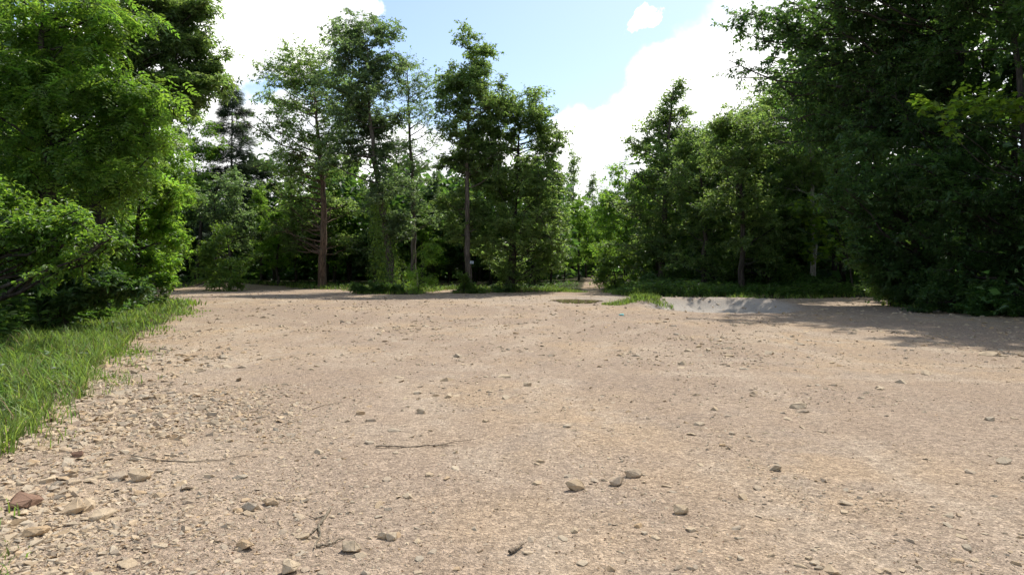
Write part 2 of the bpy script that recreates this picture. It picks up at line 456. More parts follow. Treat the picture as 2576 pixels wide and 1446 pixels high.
def grow(seed, path, r0, blobs, leaf, size, N, droop=.25, sec=8, tw=5, up=.8, limb_k=1.0, flare=.22, twig=.45, sides=9, zmin=.16, umin=.55, thin=1.0):
    """path: trunk polyline in local metres (base first); blobs: (x,y,z,rx,ry,rz) leaf masses; N leaves in all -> trunk parts, crown parts"""
    rng = np.random.default_rng(seed)
    path = np.asarray(path, float)
    seg = np.concatenate([[0], np.cumsum(np.linalg.norm(np.diff(path, axis=0), axis=1))]); n = 22
    s = np.linspace(0, 1, n) ** 1.15 * seg[-1]
    tp = np.stack([np.interp(s, seg, path[:, i]) for i in range(3)], -1)
    wob = np.cumsum(rng.normal(size=(n, 2)), 0) * seg[-1] * .0035; wob[0] = 0; tp[:, :2] += wob
    u = s / seg[-1]
    tr = r0 * (np.clip(1 - u, 0, 1) ** .85 * .97 + .03); tr = tr * (1 + flare * np.exp(-s / (r0 * 2.2)))
    wood = []
    v, q = tubes(tp[None], tr[None], sides)
    ph = rng.random() * 6
    vv = v.reshape(n, sides, 3); c = tp[:, None]; aa = np.arange(sides) * 2 * math.pi / sides
    vv = c + (vv - c) * (1 + .12 * np.sin(aa * 3 + ph)[None, :, None] * np.exp(-s / 1.2)[:, None, None] + .06 * rng.normal(size=(n, sides, 1)))
    wood.append((vv.reshape(-1, 3), q, 0, None))
    H = tp[-1, 2]
    # limbs aim at points spread through the leaf masses
    tg, sp = [], []
    for (x, y, z, rx, ry, rz) in blobs:
        k = max(3, int(round(limb_k * (rx * rz) * 1.5 + 2)))
        d = rvec(rng, k) * (rng.random((k, 1)) ** .38) * .92
        tg.append(np.array([x, y, z]) + d * np.array([rx, ry, rz])); sp.append(np.full(k, (rx * ry * rz) ** (1 / 3)))
    tg = np.concatenate(tg); sp = np.concatenate(sp); m = len(tg)
    ax = np.stack([np.interp(tg[:, 2], tp[:, 2], tp[:, i]) for i in range(2)], -1)
    dist = np.linalg.norm(tg[:, :2] - ax, axis=1)
    za = tg[:, 2] - np.clip(dist, .4, 9) * np.tan(np.radians(rng.uniform(5, 42, m))) * .8 - .2
    za = np.clip(za, min(zmin * H, tg[:, 2].min() * .7 + .2) if zmin < .3 else zmin * H, H * .97); za = np.minimum(za, np.maximum(tg[:, 2] + .3, .5))
    p0 = np.stack([np.interp(za, tp[:, 2], tp[:, i]) for i in range(3)], -1)
    rt = np.interp(za, tp[:, 2], tr)
    p1 = p0 + (tg - p0) * np.array([.55, .55, .32]) + rng.normal(size=(m, 3)) * .12 * np.linalg.norm(tg - p0, axis=1, keepdims=True) * np.array([1, 1, .6])
    cp = curve_pts(p0, p1, tg, 7)
    cp[:, 1:-1] += rng.normal(size=(m, 5, 3)) * .02 * np.linalg.norm(tg - p0, axis=1)[:, None, None]
    L = np.linalg.norm(tg - p0, axis=1)
    lr = np.minimum(rt * .6, .014 + .0125 * L) * thin
    v, q = tubes(cp, lr[:, None] * np.linspace(1, .22, 7)[None], 5); wood.append((v, q, 0, None))
    # secondary boughs
    li = np.repeat(np.arange(m), sec); k = len(li)
    uu = rng.uniform(umin, 1.0, k) ** .8
    fi = uu * 6; i0 = np.minimum(fi.astype(int), 5); fr = (fi - i0)[:, None]
    b0 = cp[li, i0] * (1 - fr) + cp[li, i0 + 1] * fr
    ld = norm(cp[li, i0 + 1] - cp[li, i0])
    d = norm(ld * np.array([.35, .35, .35]) + rvec(rng, k) * np.array([1, 1, .72]) + np.array([0, 0, .06]))
    sl_ = np.clip(sp[li] * .85, .45, 1.9) * rng.uniform(.35, 1.0, k)
    b1 = b0 + d * sl_[:, None] * .55 + rng.normal(size=(k, 3)) * .05; b2 = b0 + d * sl_[:, None] + np.array([0, 0, -1.0]) * (droop * .35 * sl_)[:, None]
    sc_ = curve_pts(b0, b1 + np.array([0, 0, .06]), b2, 4)
    v, q = tubes(sc_, (lr[li] * .34 + .002)[:, None] * np.linspace(1, .3, 4)[None], 3); wood.append((v, q, 0, None))
    # twigs and leaves
    ti = np.repeat(np.arange(k), tw); kk = len(ti)
    w_ = rng.uniform(.15, 1.0, kk); a_ = sc_[ti]
    t0 = curve_pts(a_[:, 0], 2 * a_[:, 1] - .5 * (a_[:, 0] + a_[:, 2]), a_[:, 3], 9)[np.arange(kk), (w_ * 8).astype(int)]
    td = norm(d[ti] * .6 + rvec(rng, kk) * np.array([1, 1, .6]) + np.array([0, 0, .06 - droop * .3]))
    tl = twig * rng.uniform(.5, 1.25, kk)
    per = max(1, int(round(N / kk))) if N >= kk else 1
    if N < kk:
        keep = rng.random(kk) < N / kk; t0, td, tl, ti = t0[keep], td[keep], tl[keep], ti[keep]; kk = len(t0)
    lf = np.repeat(np.arange(kk), per); nl = len(lf)
    P = t0[lf] + td[lf] * (tl[lf] * rng.uniform(.1, 1.0, nl))[:, None] + rng.normal(size=(nl, 3)) * size * np.array([.35, .35, .2])
    P[:, 2] = np.maximum(P[:, 2], .06)
    X = td[lf] * .45 + rvec(rng, nl) * np.array([1, 1, .45]) + np.array([0, 0, -droop])
    Z = np.array([0, 0, up]) + rvec(rng, nl) * .55
    S = size * rng.uniform(.6, 1.25, nl)
    # leaves of one bough share a tint
    tint = np.clip(rng.random(nl) * .6 + rng.random(k)[ti[lf]] * .4, 0, 1)
    v, f, r = scatter(LEAF[leaf], P, X, Z, S, tint)
    return wood, [(v, f, 0, r)]


TREES = []


def plant(name, label, cat, base, trunk_mesh, crown_mesh, group=None, rz=0.0, sc=(1, 1, 1), trunk_name='trunk', crown_name='crown'):
    e = bpy.data.objects.new(name, None); COL.objects.link(e); e.empty_display_size = .3
    e.location = base; e.rotation_euler = (0, 0, rz); e.scale = sc
    tag(e, label, cat, group)
    if trunk_mesh is not None: link(trunk_name, trunk_mesh, e)
    if crown_mesh is not None: link(crown_name, crown_mesh, e)
    return e


def px_tree(name, label, bx, Y, blobs, leaf, size, N, mat, bark='bark', r0=.2, seed=1, top=None, trunk=None, cat='tree', group=None, depth=.9, bs=1.22, **kw):
    """a tree whose leaf masses were read off the photograph (columns, rows) and given depth round its trunk at distance Y"""
    rng = np.random.default_rng(seed + 77)
    gx = (bx - CX) / FPX * Y; g0 = float(gz(gx, Y))
    k = Y / FPX
    loc = []
    for i, b in enumerate(blobs):
        cx, cy_, rx, ry = b[:4]; rx, ry = rx * bs, ry * bs; dy = b[4] if len(b) > 4 else rng.uniform(-.5, .5) * rx * k
        kb = (Y + dy) / FPX; rm = rx * kb; loc.append(((cx - CX) * kb - gx, dy, max(CAM_H + (HY - cy_) * kb - g0, .3), rm, max(rm * depth, .5), ry * kb))
    if trunk is None:
        hi = max(loc, key=lambda b: b[2] + b[5] * .5); zt = hi[2] + hi[5] * .55
        trunk = [(0, 0, -.25), (.02 * zt, 0, zt * .35), (hi[0] * .45, hi[1] * .3, zt * .7), (hi[0], hi[1] * .5, zt)]
    else:
        trunk = [((x - bx) * k, 0.0, CAM_H + (HY - y) * k - g0) for x, y in trunk]; trunk[0] = (trunk[0][0], 0, -.25)
    w, c = grow(seed, trunk, r0, loc, leaf, size, N, **kw)
    e = plant(name, label, cat, (gx, Y, g0), make_mesh(name + '_trunk', w, [M[bark]], True), make_mesh(name + '_crown', c, [M[mat]]), group)
    e['tr'] = 1; del e['tr']
    return e, trunk


def ivy(parent, trunk, z0, z1, rad, N, size, mat='vine', seed=3, leaf='simple'):
    rng = np.random.default_rng(seed); trunk = np.asarray(trunk)
    z = z0 + (z1 - z0) * rng.random(N) ** 1.25
    cxy = np.stack([np.interp(z, trunk[:, 2], trunk[:, i]) for i in range(2)], -1)
    a = rng.random(N) * 2 * math.pi
    lump = .55 + .9 * vnoise(a * 1.6, z * .9, seed)
    r = rad * lump * (1 - .45 * (z - z0) / (z1 - z0)) * rng.uniform(.35, 1.05, N)
    o = np.stack([np.cos(a), np.sin(a), np.zeros(N)], -1)
    P = np.stack([cxy[:, 0], cxy[:, 1], z], -1) + o * r[:, None]; P[:, 2] = np.maximum(P[:, 2], .05)
    X = o * .5 + rvec(rng, N) * .6 + np.array([0, 0, -.7]); Z = o * .7 + np.array([0, 0, .5]) + rvec(rng, N) * .5
    v, f, rn = scatter(LEAF[leaf], P, X, Z, size * rng.uniform(.6, 1.3, N), rng.random(N))
    return link('ivy', make_mesh('ivy', [(v, f, 0, rn)], [M[mat]]), parent)

# --- the row of trees across the far side of the clearing
px_tree('oak_tree', 'tall spreading oak with bare reddish trunk, first of the row across the clearing', 808, 49,
        [(770, 140, 75, 50), (715, 190, 50, 40), (835, 215, 60, 50), (672, 240, 34, 22), (755, 235, 65, 45), (710, 320, 62, 34), (790, 320, 70, 40), (860, 300, 45, 40),
         (690, 395, 42, 26), (760, 400, 70, 40), (830, 410, 55, 45, 1.8), (735, 480, 50, 40, 2.2), (840, 500, 44, 40, 2.4), (775, 545, 60, 38, 2.8), (715, 580, 45, 36, 2.4), (855, 585, 34, 28, 2.2)],
        'simple', .20, 46000, 'oak', 'bark_brown', .30, 11, bs=1.6, trunk=[(808, 722), (806, 560), (806, 420), (800, 330), (790, 240), (778, 165)], limb_k=1.0, sec=8, tw=5)
e, tk = px_tree('ivy_covered_tree', 'tallest tree of the row, leaning trunk wrapped thick with ivy', 988, 41,
                [(925, 75, 62, 45), (880, 100, 40, 40), (915, 160, 72, 50), (960, 195, 45, 50), (880, 235, 62, 50), (940, 275, 60, 45), (900, 330, 60, 40), (855, 390, 40, 30),
                 (960, 350, 40, 35), (975, 455, 50, 45), (1010, 560, 35, 40)],
                'simple', .19, 40000, 'blue', 'bark', .27, 23, bs=1.6, trunk=[(988, 742), (968, 600), (950, 440), (938, 350), (928, 240), (922, 110)], limb_k=1.0, sec=8, tw=5)
ivy(e, tk, .0, 6.6, 1.15, 5200, .14)
px_tree('slender_tree', 'slender open-crowned tree with sky showing through, between the ivied tree and signed tree', 1040, 45,
        [(1040, 155, 42, 36), (1010, 215, 40, 40), (1065, 220, 42, 40), (1040, 290, 55, 45), (1015, 370, 40, 40), (1070, 390, 42, 45), (1040, 450, 50, 45), (1075, 520, 40, 45)],
        'simple', .17, 8500, 'blue', 'bark', .2, 37, bs=1.42, trunk=[(1042, 738), (1046, 560), (1043, 400), (1038, 250), (1036, 130)], limb_k=1.1, tw=4)
e_sign, tk_sign = px_tree('signed_tree', 'straight grey-trunked tree with a small sign nailed to its trunk', 1185, 41,
        [(1188, 120, 48, 36), (1160, 180, 50, 38), (1215, 195, 48, 42), (1130, 210, 26, 26), (1190, 255, 70, 42), (1145, 290, 45, 38), (1235, 290, 38, 42), (1185, 345, 70, 42),
         (1225, 390, 45, 36), (1145, 400, 45, 36), (1185, 440, 56, 32, 1.2), (1148, 500, 40, 28, 1.5), (1222, 545, 44, 26, 1.5), (1155, 580, 36, 20, 1.6)],
        'simple', .19, 42000, 'oak', 'bark', .21, 41, bs=1.6, trunk=[(1186, 740), (1183, 560), (1181, 400), (1183, 250), (1187, 150)], limb_k=1.0, sec=8, tw=5)
px_tree('full_leafed_tree', 'dense round-topped tree foliaged almost to the ground beside the signed tree', 1283, 43,
        [(1325, 262, 55, 34), (1265, 275, 45, 42), (1370, 305, 36, 40), (1310, 330, 62, 42), (1255, 355, 45, 42), (1360, 375, 40, 40), (1310, 420, 72, 42), (1270, 480, 65, 42),
         (1350, 490, 55, 45), (1300, 560, 85, 42), (1260, 620, 60, 35), (1335, 630, 65, 40), (1300, 670, 60, 26), (1385, 600, 36, 50)],
        'simple', .20, 54000, 'oak', 'bark_dark', .28, 53, bs=1.6, trunk=[(1282, 738), (1286, 600), (1292, 450), (1300, 360), (1308, 300)], limb_k=1.0, sec=8, tw=5)

# --- right of the trail
px_tree('tulip_poplar', 'tall pointed poplar standing over the woods right of the trail', 1662, 45,
        [(1688, 222, 22, 30), (1672, 270, 38, 32), (1700, 300, 36, 30), (1655, 330, 55, 34), (1712, 345, 34, 30), (1605, 350, 26, 24), (1665, 400, 70, 38), (1620, 440, 42, 34), (1690, 470, 60, 45),
         (1630, 520, 60, 45), (1680, 570, 65, 50), (1640, 630, 65, 45), (1690, 680, 45, 30)],
        'simple', .22, 20000, 'oak', 'bark', .25, 61, bs=1.42, limb_k=.9)
px_tree('roadside_tree', 'light green leafy tree beside the trail mouth, left of the tall poplar', 1570, 52,
        [(1575, 450, 42, 35), (1545, 500, 36, 40), (1600, 510, 40, 40), (1570, 560, 55, 40), (1545, 610, 40, 40), (1600, 630, 45, 40)],
        'simple', .2, 12000, 'bright', 'bark_dark', .14, 67, bs=1.4)
px_tree('trail_bush', 'rounded pale green bush at the right edge of the trail mouth', 1545, 45,
        [(1530, 640, 30, 26), (1560, 660, 40, 30), (1530, 690, 34, 26), (1580, 700, 36, 24), (1540, 715, 30, 14)], 'simple', .18, 6500, 'vine', 'bark_dark', .06, 71, cat='bush', flare=.1)
px_tree('forest_edge_tree', 'broad mid-green tree at the wood edge just right of the tall poplar', 1770, 41,
        [(1765, 350, 55, 40), (1730, 400, 45, 40), (1800, 410, 55, 45), (1760, 480, 75, 50), (1725, 540, 50, 45), (1800, 560, 65, 50), (1760, 630, 70, 45), (1810, 680, 50, 30)],
        'simple', .19, 21000, 'oak', 'bark_dark', .18, 73, bs=1.5)
px_tree('forest_edge_tree', 'lighter green tree with layered sprays behind the hollow', 1860, 37,
        [(1850, 315, 60, 40), (1900, 360, 60, 45), (1830, 390, 50, 45), (1880, 450, 70, 50), (1845, 520, 55, 45), (1910, 550, 55, 45), (1880, 620, 60, 40)],
        'simple', .19, 20000, 'oak', 'bark_dark', .18, 79, bs=1.5)
px_tree('low_spreading_tree', 'low spreading tree reaching its boughs over the weeds behind the hollow', 1935, 39.5,
        [(1885, 560, 45, 26), (1935, 520, 60, 36), (1860, 620, 40, 24), (1920, 610, 60, 34), (1990, 580, 50, 36), (1900, 660, 55, 24), (1960, 670, 55, 24)],
        'simple', .19, 14000, 'vine', 'bark_dark', .12, 83, droop=.4, bs=1.45)
e, tk = px_tree('sycamore_tree', 'pale-barked sycamore with a straight whitish trunk near the right road exit', 2040, 38.5,
                [(2040, 180, 80, 60), (1990, 270, 70, 55), (2080, 290, 75, 55), (2030, 380, 90, 50), (1965, 440, 60, 42), (2080, 450, 70, 42), (2020, 510, 70, 32), (2030, 555, 60, 22, .9)],
                'simple', .21, 18000, 'oak', 'bark_pale', .17, 89, trunk=[(2041, 726), (2040, 600), (2038, 420), (2036, 150)], sides=10)

# --- the big dark trees along the right edge
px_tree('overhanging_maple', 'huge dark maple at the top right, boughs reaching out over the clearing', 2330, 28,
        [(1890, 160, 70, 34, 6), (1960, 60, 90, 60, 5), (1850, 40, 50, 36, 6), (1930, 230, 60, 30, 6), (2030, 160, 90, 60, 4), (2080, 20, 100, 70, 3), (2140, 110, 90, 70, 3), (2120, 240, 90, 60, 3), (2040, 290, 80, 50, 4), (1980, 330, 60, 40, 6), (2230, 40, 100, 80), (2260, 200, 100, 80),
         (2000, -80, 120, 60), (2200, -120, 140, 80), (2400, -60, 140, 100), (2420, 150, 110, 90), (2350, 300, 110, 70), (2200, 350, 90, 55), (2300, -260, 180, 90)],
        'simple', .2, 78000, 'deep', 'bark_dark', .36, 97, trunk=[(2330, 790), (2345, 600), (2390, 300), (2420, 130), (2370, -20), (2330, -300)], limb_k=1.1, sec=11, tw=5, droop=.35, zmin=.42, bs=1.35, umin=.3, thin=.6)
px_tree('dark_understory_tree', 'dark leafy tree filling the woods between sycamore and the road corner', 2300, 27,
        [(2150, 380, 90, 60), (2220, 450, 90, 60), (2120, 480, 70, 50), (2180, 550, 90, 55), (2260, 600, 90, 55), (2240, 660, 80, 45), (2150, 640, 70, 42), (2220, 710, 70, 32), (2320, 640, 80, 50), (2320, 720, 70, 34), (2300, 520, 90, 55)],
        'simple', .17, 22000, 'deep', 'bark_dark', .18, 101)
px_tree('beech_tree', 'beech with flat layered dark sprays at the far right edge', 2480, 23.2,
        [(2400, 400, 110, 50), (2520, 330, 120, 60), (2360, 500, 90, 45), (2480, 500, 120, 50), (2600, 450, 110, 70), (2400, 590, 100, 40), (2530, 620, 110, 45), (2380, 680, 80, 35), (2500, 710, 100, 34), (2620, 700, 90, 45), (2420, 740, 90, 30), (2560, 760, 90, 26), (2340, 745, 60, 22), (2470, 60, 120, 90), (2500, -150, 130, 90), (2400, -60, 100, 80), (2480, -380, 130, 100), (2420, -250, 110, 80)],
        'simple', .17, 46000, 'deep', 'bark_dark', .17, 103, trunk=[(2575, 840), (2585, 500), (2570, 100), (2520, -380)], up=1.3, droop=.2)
px_tree('maple_sapling', 'young maple with a yellow-green leafy bough held out at the right', 2640, 21,
        [(2330, 268, 50, 10), (2410, 252, 50, 12), (2490, 245, 50, 14), (2560, 290, 40, 14)], 'lobed', .21, 620, 'lime', 'bark_dark', .07, 107, up=1.2,
        trunk=[(2640, 830), (2630, 500), (2610, 300), (2580, 180)], sec=5, tw=3, flare=.2)
px_tree('sycamore_sapling', 'young sycamore with big yellow-green leaves by the road corner', 2150, 36.5,
        [(2020, 500, 26, 20), (2035, 560, 22, 16), (2050, 630, 32, 14), (2105, 600, 36, 20), (2150, 630, 36, 20)], 'lobed', .30, 330, 'lime', 'bark_dark', .06, 109, trunk=[(2150, 735), (2130, 640), (2100, 560), (2060, 480)], sec=4, tw=3, flare=.2)

px_tree('forest_wall_tree', 'tall mid-green tree behind the sycamore, under the overhanging maple', 2110, 41,
        [(1930, 290, 60, 45), (2010, 240, 80, 50), (2100, 200, 90, 55), (1960, 370, 70, 50), (2060, 330, 90, 55), (2160, 310, 80, 60), (2010, 450, 80, 50), (2110, 430, 90, 55), (2190, 480, 80, 60), (2060, 540, 70, 40), (2150, 590, 70, 40)],
        'simple', .2, 24000, 'oak', 'bark_dark', .22, 171, zmin=.35, bs=1.45)
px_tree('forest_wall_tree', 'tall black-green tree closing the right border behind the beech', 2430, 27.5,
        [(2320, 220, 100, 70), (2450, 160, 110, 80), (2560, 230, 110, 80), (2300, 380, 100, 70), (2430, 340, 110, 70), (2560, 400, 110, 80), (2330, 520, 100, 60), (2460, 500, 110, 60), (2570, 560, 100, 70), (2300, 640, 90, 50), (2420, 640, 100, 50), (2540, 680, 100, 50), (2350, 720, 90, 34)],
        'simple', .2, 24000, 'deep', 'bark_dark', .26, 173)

# --- the big trees along the left edge
px_tree('walnut_tree', 'big bright green walnut with drooping feathery leaves on the left', 125, 16.5,
        [(60, 60, 90, 50), (180, 90, 90, 50), (280, 150, 90, 55), (120, 180, 90, 55), (220, 240, 95, 55), (330, 240, 80, 50), (60, 290, 90, 55), (160, 330, 90, 50), (280, 330, 90, 50), (390, 320, 55, 45),
         (100, 420, 90, 45), (220, 430, 85, 45), (330, 420, 70, 45), (-60, 150, 100, 90), (-80, 350, 100, 90), (100, -60, 140, 70), (280, 30, 70, 50), (380, 250, 60, 40)],
        'frond', .38, 6800, 'walnut', 'bark_dark', .26, 127, trunk=[(140, 840), (135, 600), (128, 400), (118, 200), (110, -80)], droop=.4, sec=7, tw=4, up=1.0, limb_k=1.2, twig=.5, bs=1.15)
px_tree('white_oak_tree', 'dark oak behind the walnut with a long bough reaching out against the sky', 235, 22,
        [(470, 30, 60, 30), (400, 20, 60, 40), (490, 120, 60, 32), (430, 190, 60, 40), (540, 190, 44, 28), (480, 215, 40, 26), (535, 120, 34, 24), (500, 75, 36, 24), (560, 205, 26, 18), (400, 110, 55, 50), (350, 170, 60, 60), (500, 240, 40, 22), (400, 270, 50, 36), (330, 40, 80, 60), (250, -60, 140, 80),
         (420, -50, 90, 50), (200, 100, 100, 80), (505, 5, 34, 16), (360, 360, 60, 50)],
        'whorl', .19, 9500, 'oak', 'bark_dark', .3, 131, trunk=[(235, 800), (240, 500), (255, 300), (280, 120), (285, -120)], limb_k=1.0)
px_tree('leafy_edge_tree', 'leafy tree at the left road bend with foliage down to the grass', 350, 26,
        [(400, 400, 50, 42), (340, 440, 60, 50), (420, 480, 42, 45), (370, 530, 60, 45), (420, 580, 42, 40), (350, 610, 60, 40), (410, 650, 45, 36), (360, 690, 55, 30), (280, 520, 60, 60), (290, 640, 60, 50)],
        'simple', .15, 24000, 'bright', 'bark_dark', .12, 137, bs=1.3, trunk=[(350, 770), (356, 600), (366, 450), (376, 360)])
px_tree('hornbeam_tree', 'hornbeam with a low flat bough of pale leaves reaching in from the left edge', -130, 12.8,
        [(40, 520, 90, 34), (130, 540, 80, 30), (215, 575, 60, 24), (285, 603, 34, 14), (60, 590, 90, 30), (150, 600, 55, 20), (-60, 470, 80, 60), (-40, 620, 80, 40)],
        'oval', .10, 10500, 'walnut', 'bark_dark', .13, 139, up=1.2, droop=.3, sec=9, tw=5, twig=.3)
px_tree('shaded_tree', 'dim green tree in the shade behind the walnut trunk', 200, 22,
        [(120, 470, 90, 60), (220, 500, 90, 60), (60, 560, 90, 60), (180, 600, 90, 55), (260, 600, 70, 50), (100, 660, 90, 45), (230, 680, 80, 40), (20, 420, 90, 60), (300, 440, 60, 50)],
        'simple', .17, 15000, 'deep', 'bark_dark', .18, 149)


# --- the pine in the far left corner
def pine(seed, H, zc, R, N):
    rng = np.random.default_rng(seed)
    tp = np.stack([np.linspace(0, .25, 16), np.zeros(16), np.linspace(-.2, H, 16)], -1)
    wood = [(*tubes(tp[None], (.2 * np.linspace(1, .06, 16))[None], 8), 0, None)]
    m = 86; z = np.sort(zc + (H * .985 - zc) * rng.random(m) ** .9); u = (z - zc) / (H - zc)
    a = np.arange(m) * 2.4 + rng.normal(size=m) * .4
    L = R * (1.02 - u) ** .72 * rng.uniform(.55, 1.15, m) + .15
    o = np.stack([np.cos(a), np.sin(a), np.zeros(m)], -1)
    p0 = np.stack([.25 * z / H, np.zeros(m), z], -1); p2 = p0 + o * L[:, None] + np.array([0, 0, 1.0]) * (L * rng.uniform(-.25, .35, m))[:, None]
    cp = curve_pts(p0, (p0 + p2) / 2 - np.array([0, 0, 1.0]) * (.08 * L)[:, None], p2, 6)
    wood.append((*tubes(cp, (.012 + .012 * L)[:, None] * np.linspace(1, .25, 6)[None], 4), 0, None))
    li = rng.choice(m, N, p=L / L.sum()); uu = rng.uniform(.3, 1, N); fi = uu * 5; i0 = np.minimum(fi.astype(int), 4); fr = (fi - i0)[:, None]
    b = cp[li, i0] * (1 - fr) + cp[li, i0 + 1] * fr
    side = np.cross(o[li], [0, 0, 1.0]) * rng.choice([-1, 1], N)[:, None]
    d = norm(o[li] * .7 + side * rng.uniform(.1, 1, (N, 1)) + rvec(rng, N) * .35 + np.array([0, 0, .15]))
    P = b + side * (rng.random((N, 1)) * .32 * L[li][:, None]) * (1.1 - uu[:, None] * .5) + rng.normal(size=(N, 3)) * np.array([.1, .1, .22])
    v, f, r = scatter(LEAF['needle'], P, d, np.array([0, 0, 1.0]) + rvec(rng, N) * .4, rng.uniform(.4, .75, N), rng.random(N))
    return wood, [(v, f, 0, r)]


b = at(578, 0, 57); w, c = pine(5, 16.6, 4.0, 3.8, 11000)
plant('pine_tree', 'dark pointed pine rising against the sky in the far left corner', 'tree', (b[0], 57, float(gz(b[0], 57))), make_mesh('pine_trunk', w, [M['bark']], True), make_mesh('pine_crown', c, [M['pine']]))
px_tree('corner_tree', 'yellow-green tree left of the pine, half behind the bright foliage', 500, 54,
        [(480, 310, 45, 40), (520, 350, 40, 40), (460, 380, 40, 40), (500, 420, 50, 40), (470, 470, 45, 40)], 'simple', .22, 7000, 'bright', 'bark_dark', .17, 151)
px_tree('corner_tree', 'grey-green rounded tree in front of the pine trunk', 540, 50,
        [(560, 470, 55, 40), (500, 490, 45, 40), (600, 500, 40, 42), (540, 540, 60, 42), (610, 560, 36, 42)], 'simple', .2, 10000, 'blue', 'bark_dark', .17, 157)
e, tk = px_tree('vine_draped_tree', 'small tree draped in bright vines at the far left corner', 575, 46,
                [(565, 580, 42, 26), (530, 620, 30, 24), (610, 650, 34, 18), (500, 650, 34, 20), (560, 650, 34, 26), (590, 690, 42, 24), (520, 690, 36, 20)],
                'simple', .19, 7000, 'vine', 'bark_dark', .12, 163, droop=.5)

# --- trees further in, seen between and above the first row: a few kinds, each tree a copy with its own place and size
def auto_blobs(rng, H, zc, R, n):
    out = []
    for i in range(n):
        t_ = (i + .5) / n; z = zc + (H - zc) * t_; r = R * (math.sin(math.pi * min(1, .22 + .78 * t_)) ** .6 * .75 + .25) * rng.uniform(.75, 1.1)
        a_ = i * 2.4 + rng.uniform(-.5, .5); o_ = r * .5 * (1 - .7 * t_)
        out.append((o_ * math.cos(a_), o_ * math.sin(a_), z, r * .78, r * .78, (H - zc) / n * .85))
        out.append((-o_ * math.cos(a_), -o_ * math.sin(a_), z - .3, r * .6, r * .6, (H - zc) / n * .7))
    return out


KINDS = {}
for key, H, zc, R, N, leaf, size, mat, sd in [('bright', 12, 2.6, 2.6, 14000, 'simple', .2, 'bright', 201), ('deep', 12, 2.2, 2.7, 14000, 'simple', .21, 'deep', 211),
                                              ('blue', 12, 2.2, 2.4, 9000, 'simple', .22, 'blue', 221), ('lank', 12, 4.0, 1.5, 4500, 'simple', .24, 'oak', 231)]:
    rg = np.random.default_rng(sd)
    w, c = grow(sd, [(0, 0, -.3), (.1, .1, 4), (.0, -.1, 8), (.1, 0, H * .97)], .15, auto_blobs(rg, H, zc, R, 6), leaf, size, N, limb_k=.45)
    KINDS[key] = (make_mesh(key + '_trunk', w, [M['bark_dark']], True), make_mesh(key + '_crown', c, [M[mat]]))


def back_tree(key, bx, top, Y, label, wide=1.0, rz=0.0):
    x = (bx - CX) / FPX * Y; g0 = float(gz(x, Y)); s = (CAM_H + (HY - top) / FPX * Y - g0) / 12.0
    plant('woodland_tree', label, 'tree', (x, Y, g0), *KINDS[key], group='trees further into the wood', rz=rz, sc=(s * wide, s * wide, s))


back_tree('bright', 655, 470, 55, 'bright tree filling the gap left of the oak trunk', 1.0, .3)
back_tree('deep', 690, 400, 60, 'dark leafy tree behind the left boughs of the oak', 1.1, 1.3)
back_tree('bright', 745, 440, 57, 'sunlit tree right behind the oak trunk', 1.1, 2.0)
back_tree('bright', 880, 395, 58, 'yellow-green sunlit tree between oak and ivied tree', 1.15, 3.1)
back_tree('deep', 1000, 470, 58, 'dark tree behind the slender tree', 1.1, 4.0)
back_tree('blue', 1090, 430, 54, 'greyish tree between the slender tree and signed tree', 1.0, 5.2)
back_tree('deep', 1130, 480, 60, 'dark tree just left of the signed tree, deeper in the wood', 1.2, .9)
back_tree('bright', 1235, 430, 56, 'sunlit tree between the signed tree and the round-topped tree', 1.0, 2.6)
back_tree('deep', 1385, 400, 54, 'dark tree right behind the round-topped tree', .9, 3.7)
back_tree('lank', 1442, 385, 72, 'thin tall sapling standing against the white cloud by the trail', .8, .5)
back_tree('lank', 1492, 440, 88, 'farthest thin tree straight above the trail', .8, 1.9)
back_tree('bright', 1475, 520, 76, 'light green tree overhanging the trail', .9, 2.9)
back_tree('bright', 1420, 560, 62, 'leafy tree at the left side of the trail', .9, 4.4)
back_tree('bright', 1525, 480, 68, 'light green tree on the right side of the trail, further in', .9, 5.5)
back_tree('bright', 1610, 430, 58, 'bright tree behind the foot of the tall poplar', .9, 1.1)
back_tree('deep', 1720, 330, 52, 'dark tree behind the tall poplar on its right', .9, 4.7)
back_tree('bright', 1830, 300, 48, 'lighter tree showing above the wood edge behind the hollow', .9, 3.3)
back_tree('bright', 1940, 240, 44, 'green tree behind the pale-barked sycamore', .9, .2)
back_tree('deep', 625, 500, 64, 'dark tree right of the pine foot', 1.0, .2)
back_tree('bright', 430, 340, 46, 'bright tree rising behind the left road bend', 1.0, 2.2)
back_tree('deep', 470, 430, 62, 'dark tree deep behind the left road bend', 1.2, 3.6)


back_tree('bright', 700, 520, 53, 'low bright tree under the left boughs of the oak', 1.6, 2.2)
back_tree('bright', 820, 470, 54, 'sunlit round tree just right of the oak trunk', 1.5, 4.9)
back_tree('blue', 945, 480, 52, 'greyish green tree directly behind the ivied trunk', 1.5, 1.6)
back_tree('bright', 1060, 520, 52, 'low bright tree behind the slender tree foot', 1.5, .4)
back_tree('deep', 1165, 500, 54, 'dark low tree straight behind the signed trunk', 1.5, 3.0)
back_tree('bright', 1340, 470, 52, 'green tree behind the right side of the round-topped tree', 1.5, 5.9)
back_tree('bright', 1455, 500, 66, 'leafy tree left above the trail', 1.2, .9)
back_tree('bright', 1505, 530, 82, 'light tree closing the far end of the trail', 1.5, 2.4)
back_tree('bright', 1545, 490, 74, 'light tree right above the trail', 1.3, 4.1)
back_tree('bright', 1660, 400, 54, 'full tree directly behind the poplar trunk', 1.5, 2.7)
back_tree('bright', 1780, 320, 50, 'full tree behind the dark wood edge right of the poplar', 1.4, .7)
back_tree('deep', 1890, 270, 50, 'dark full tree behind the layered tree by the hollow', 1.4, 1.8)
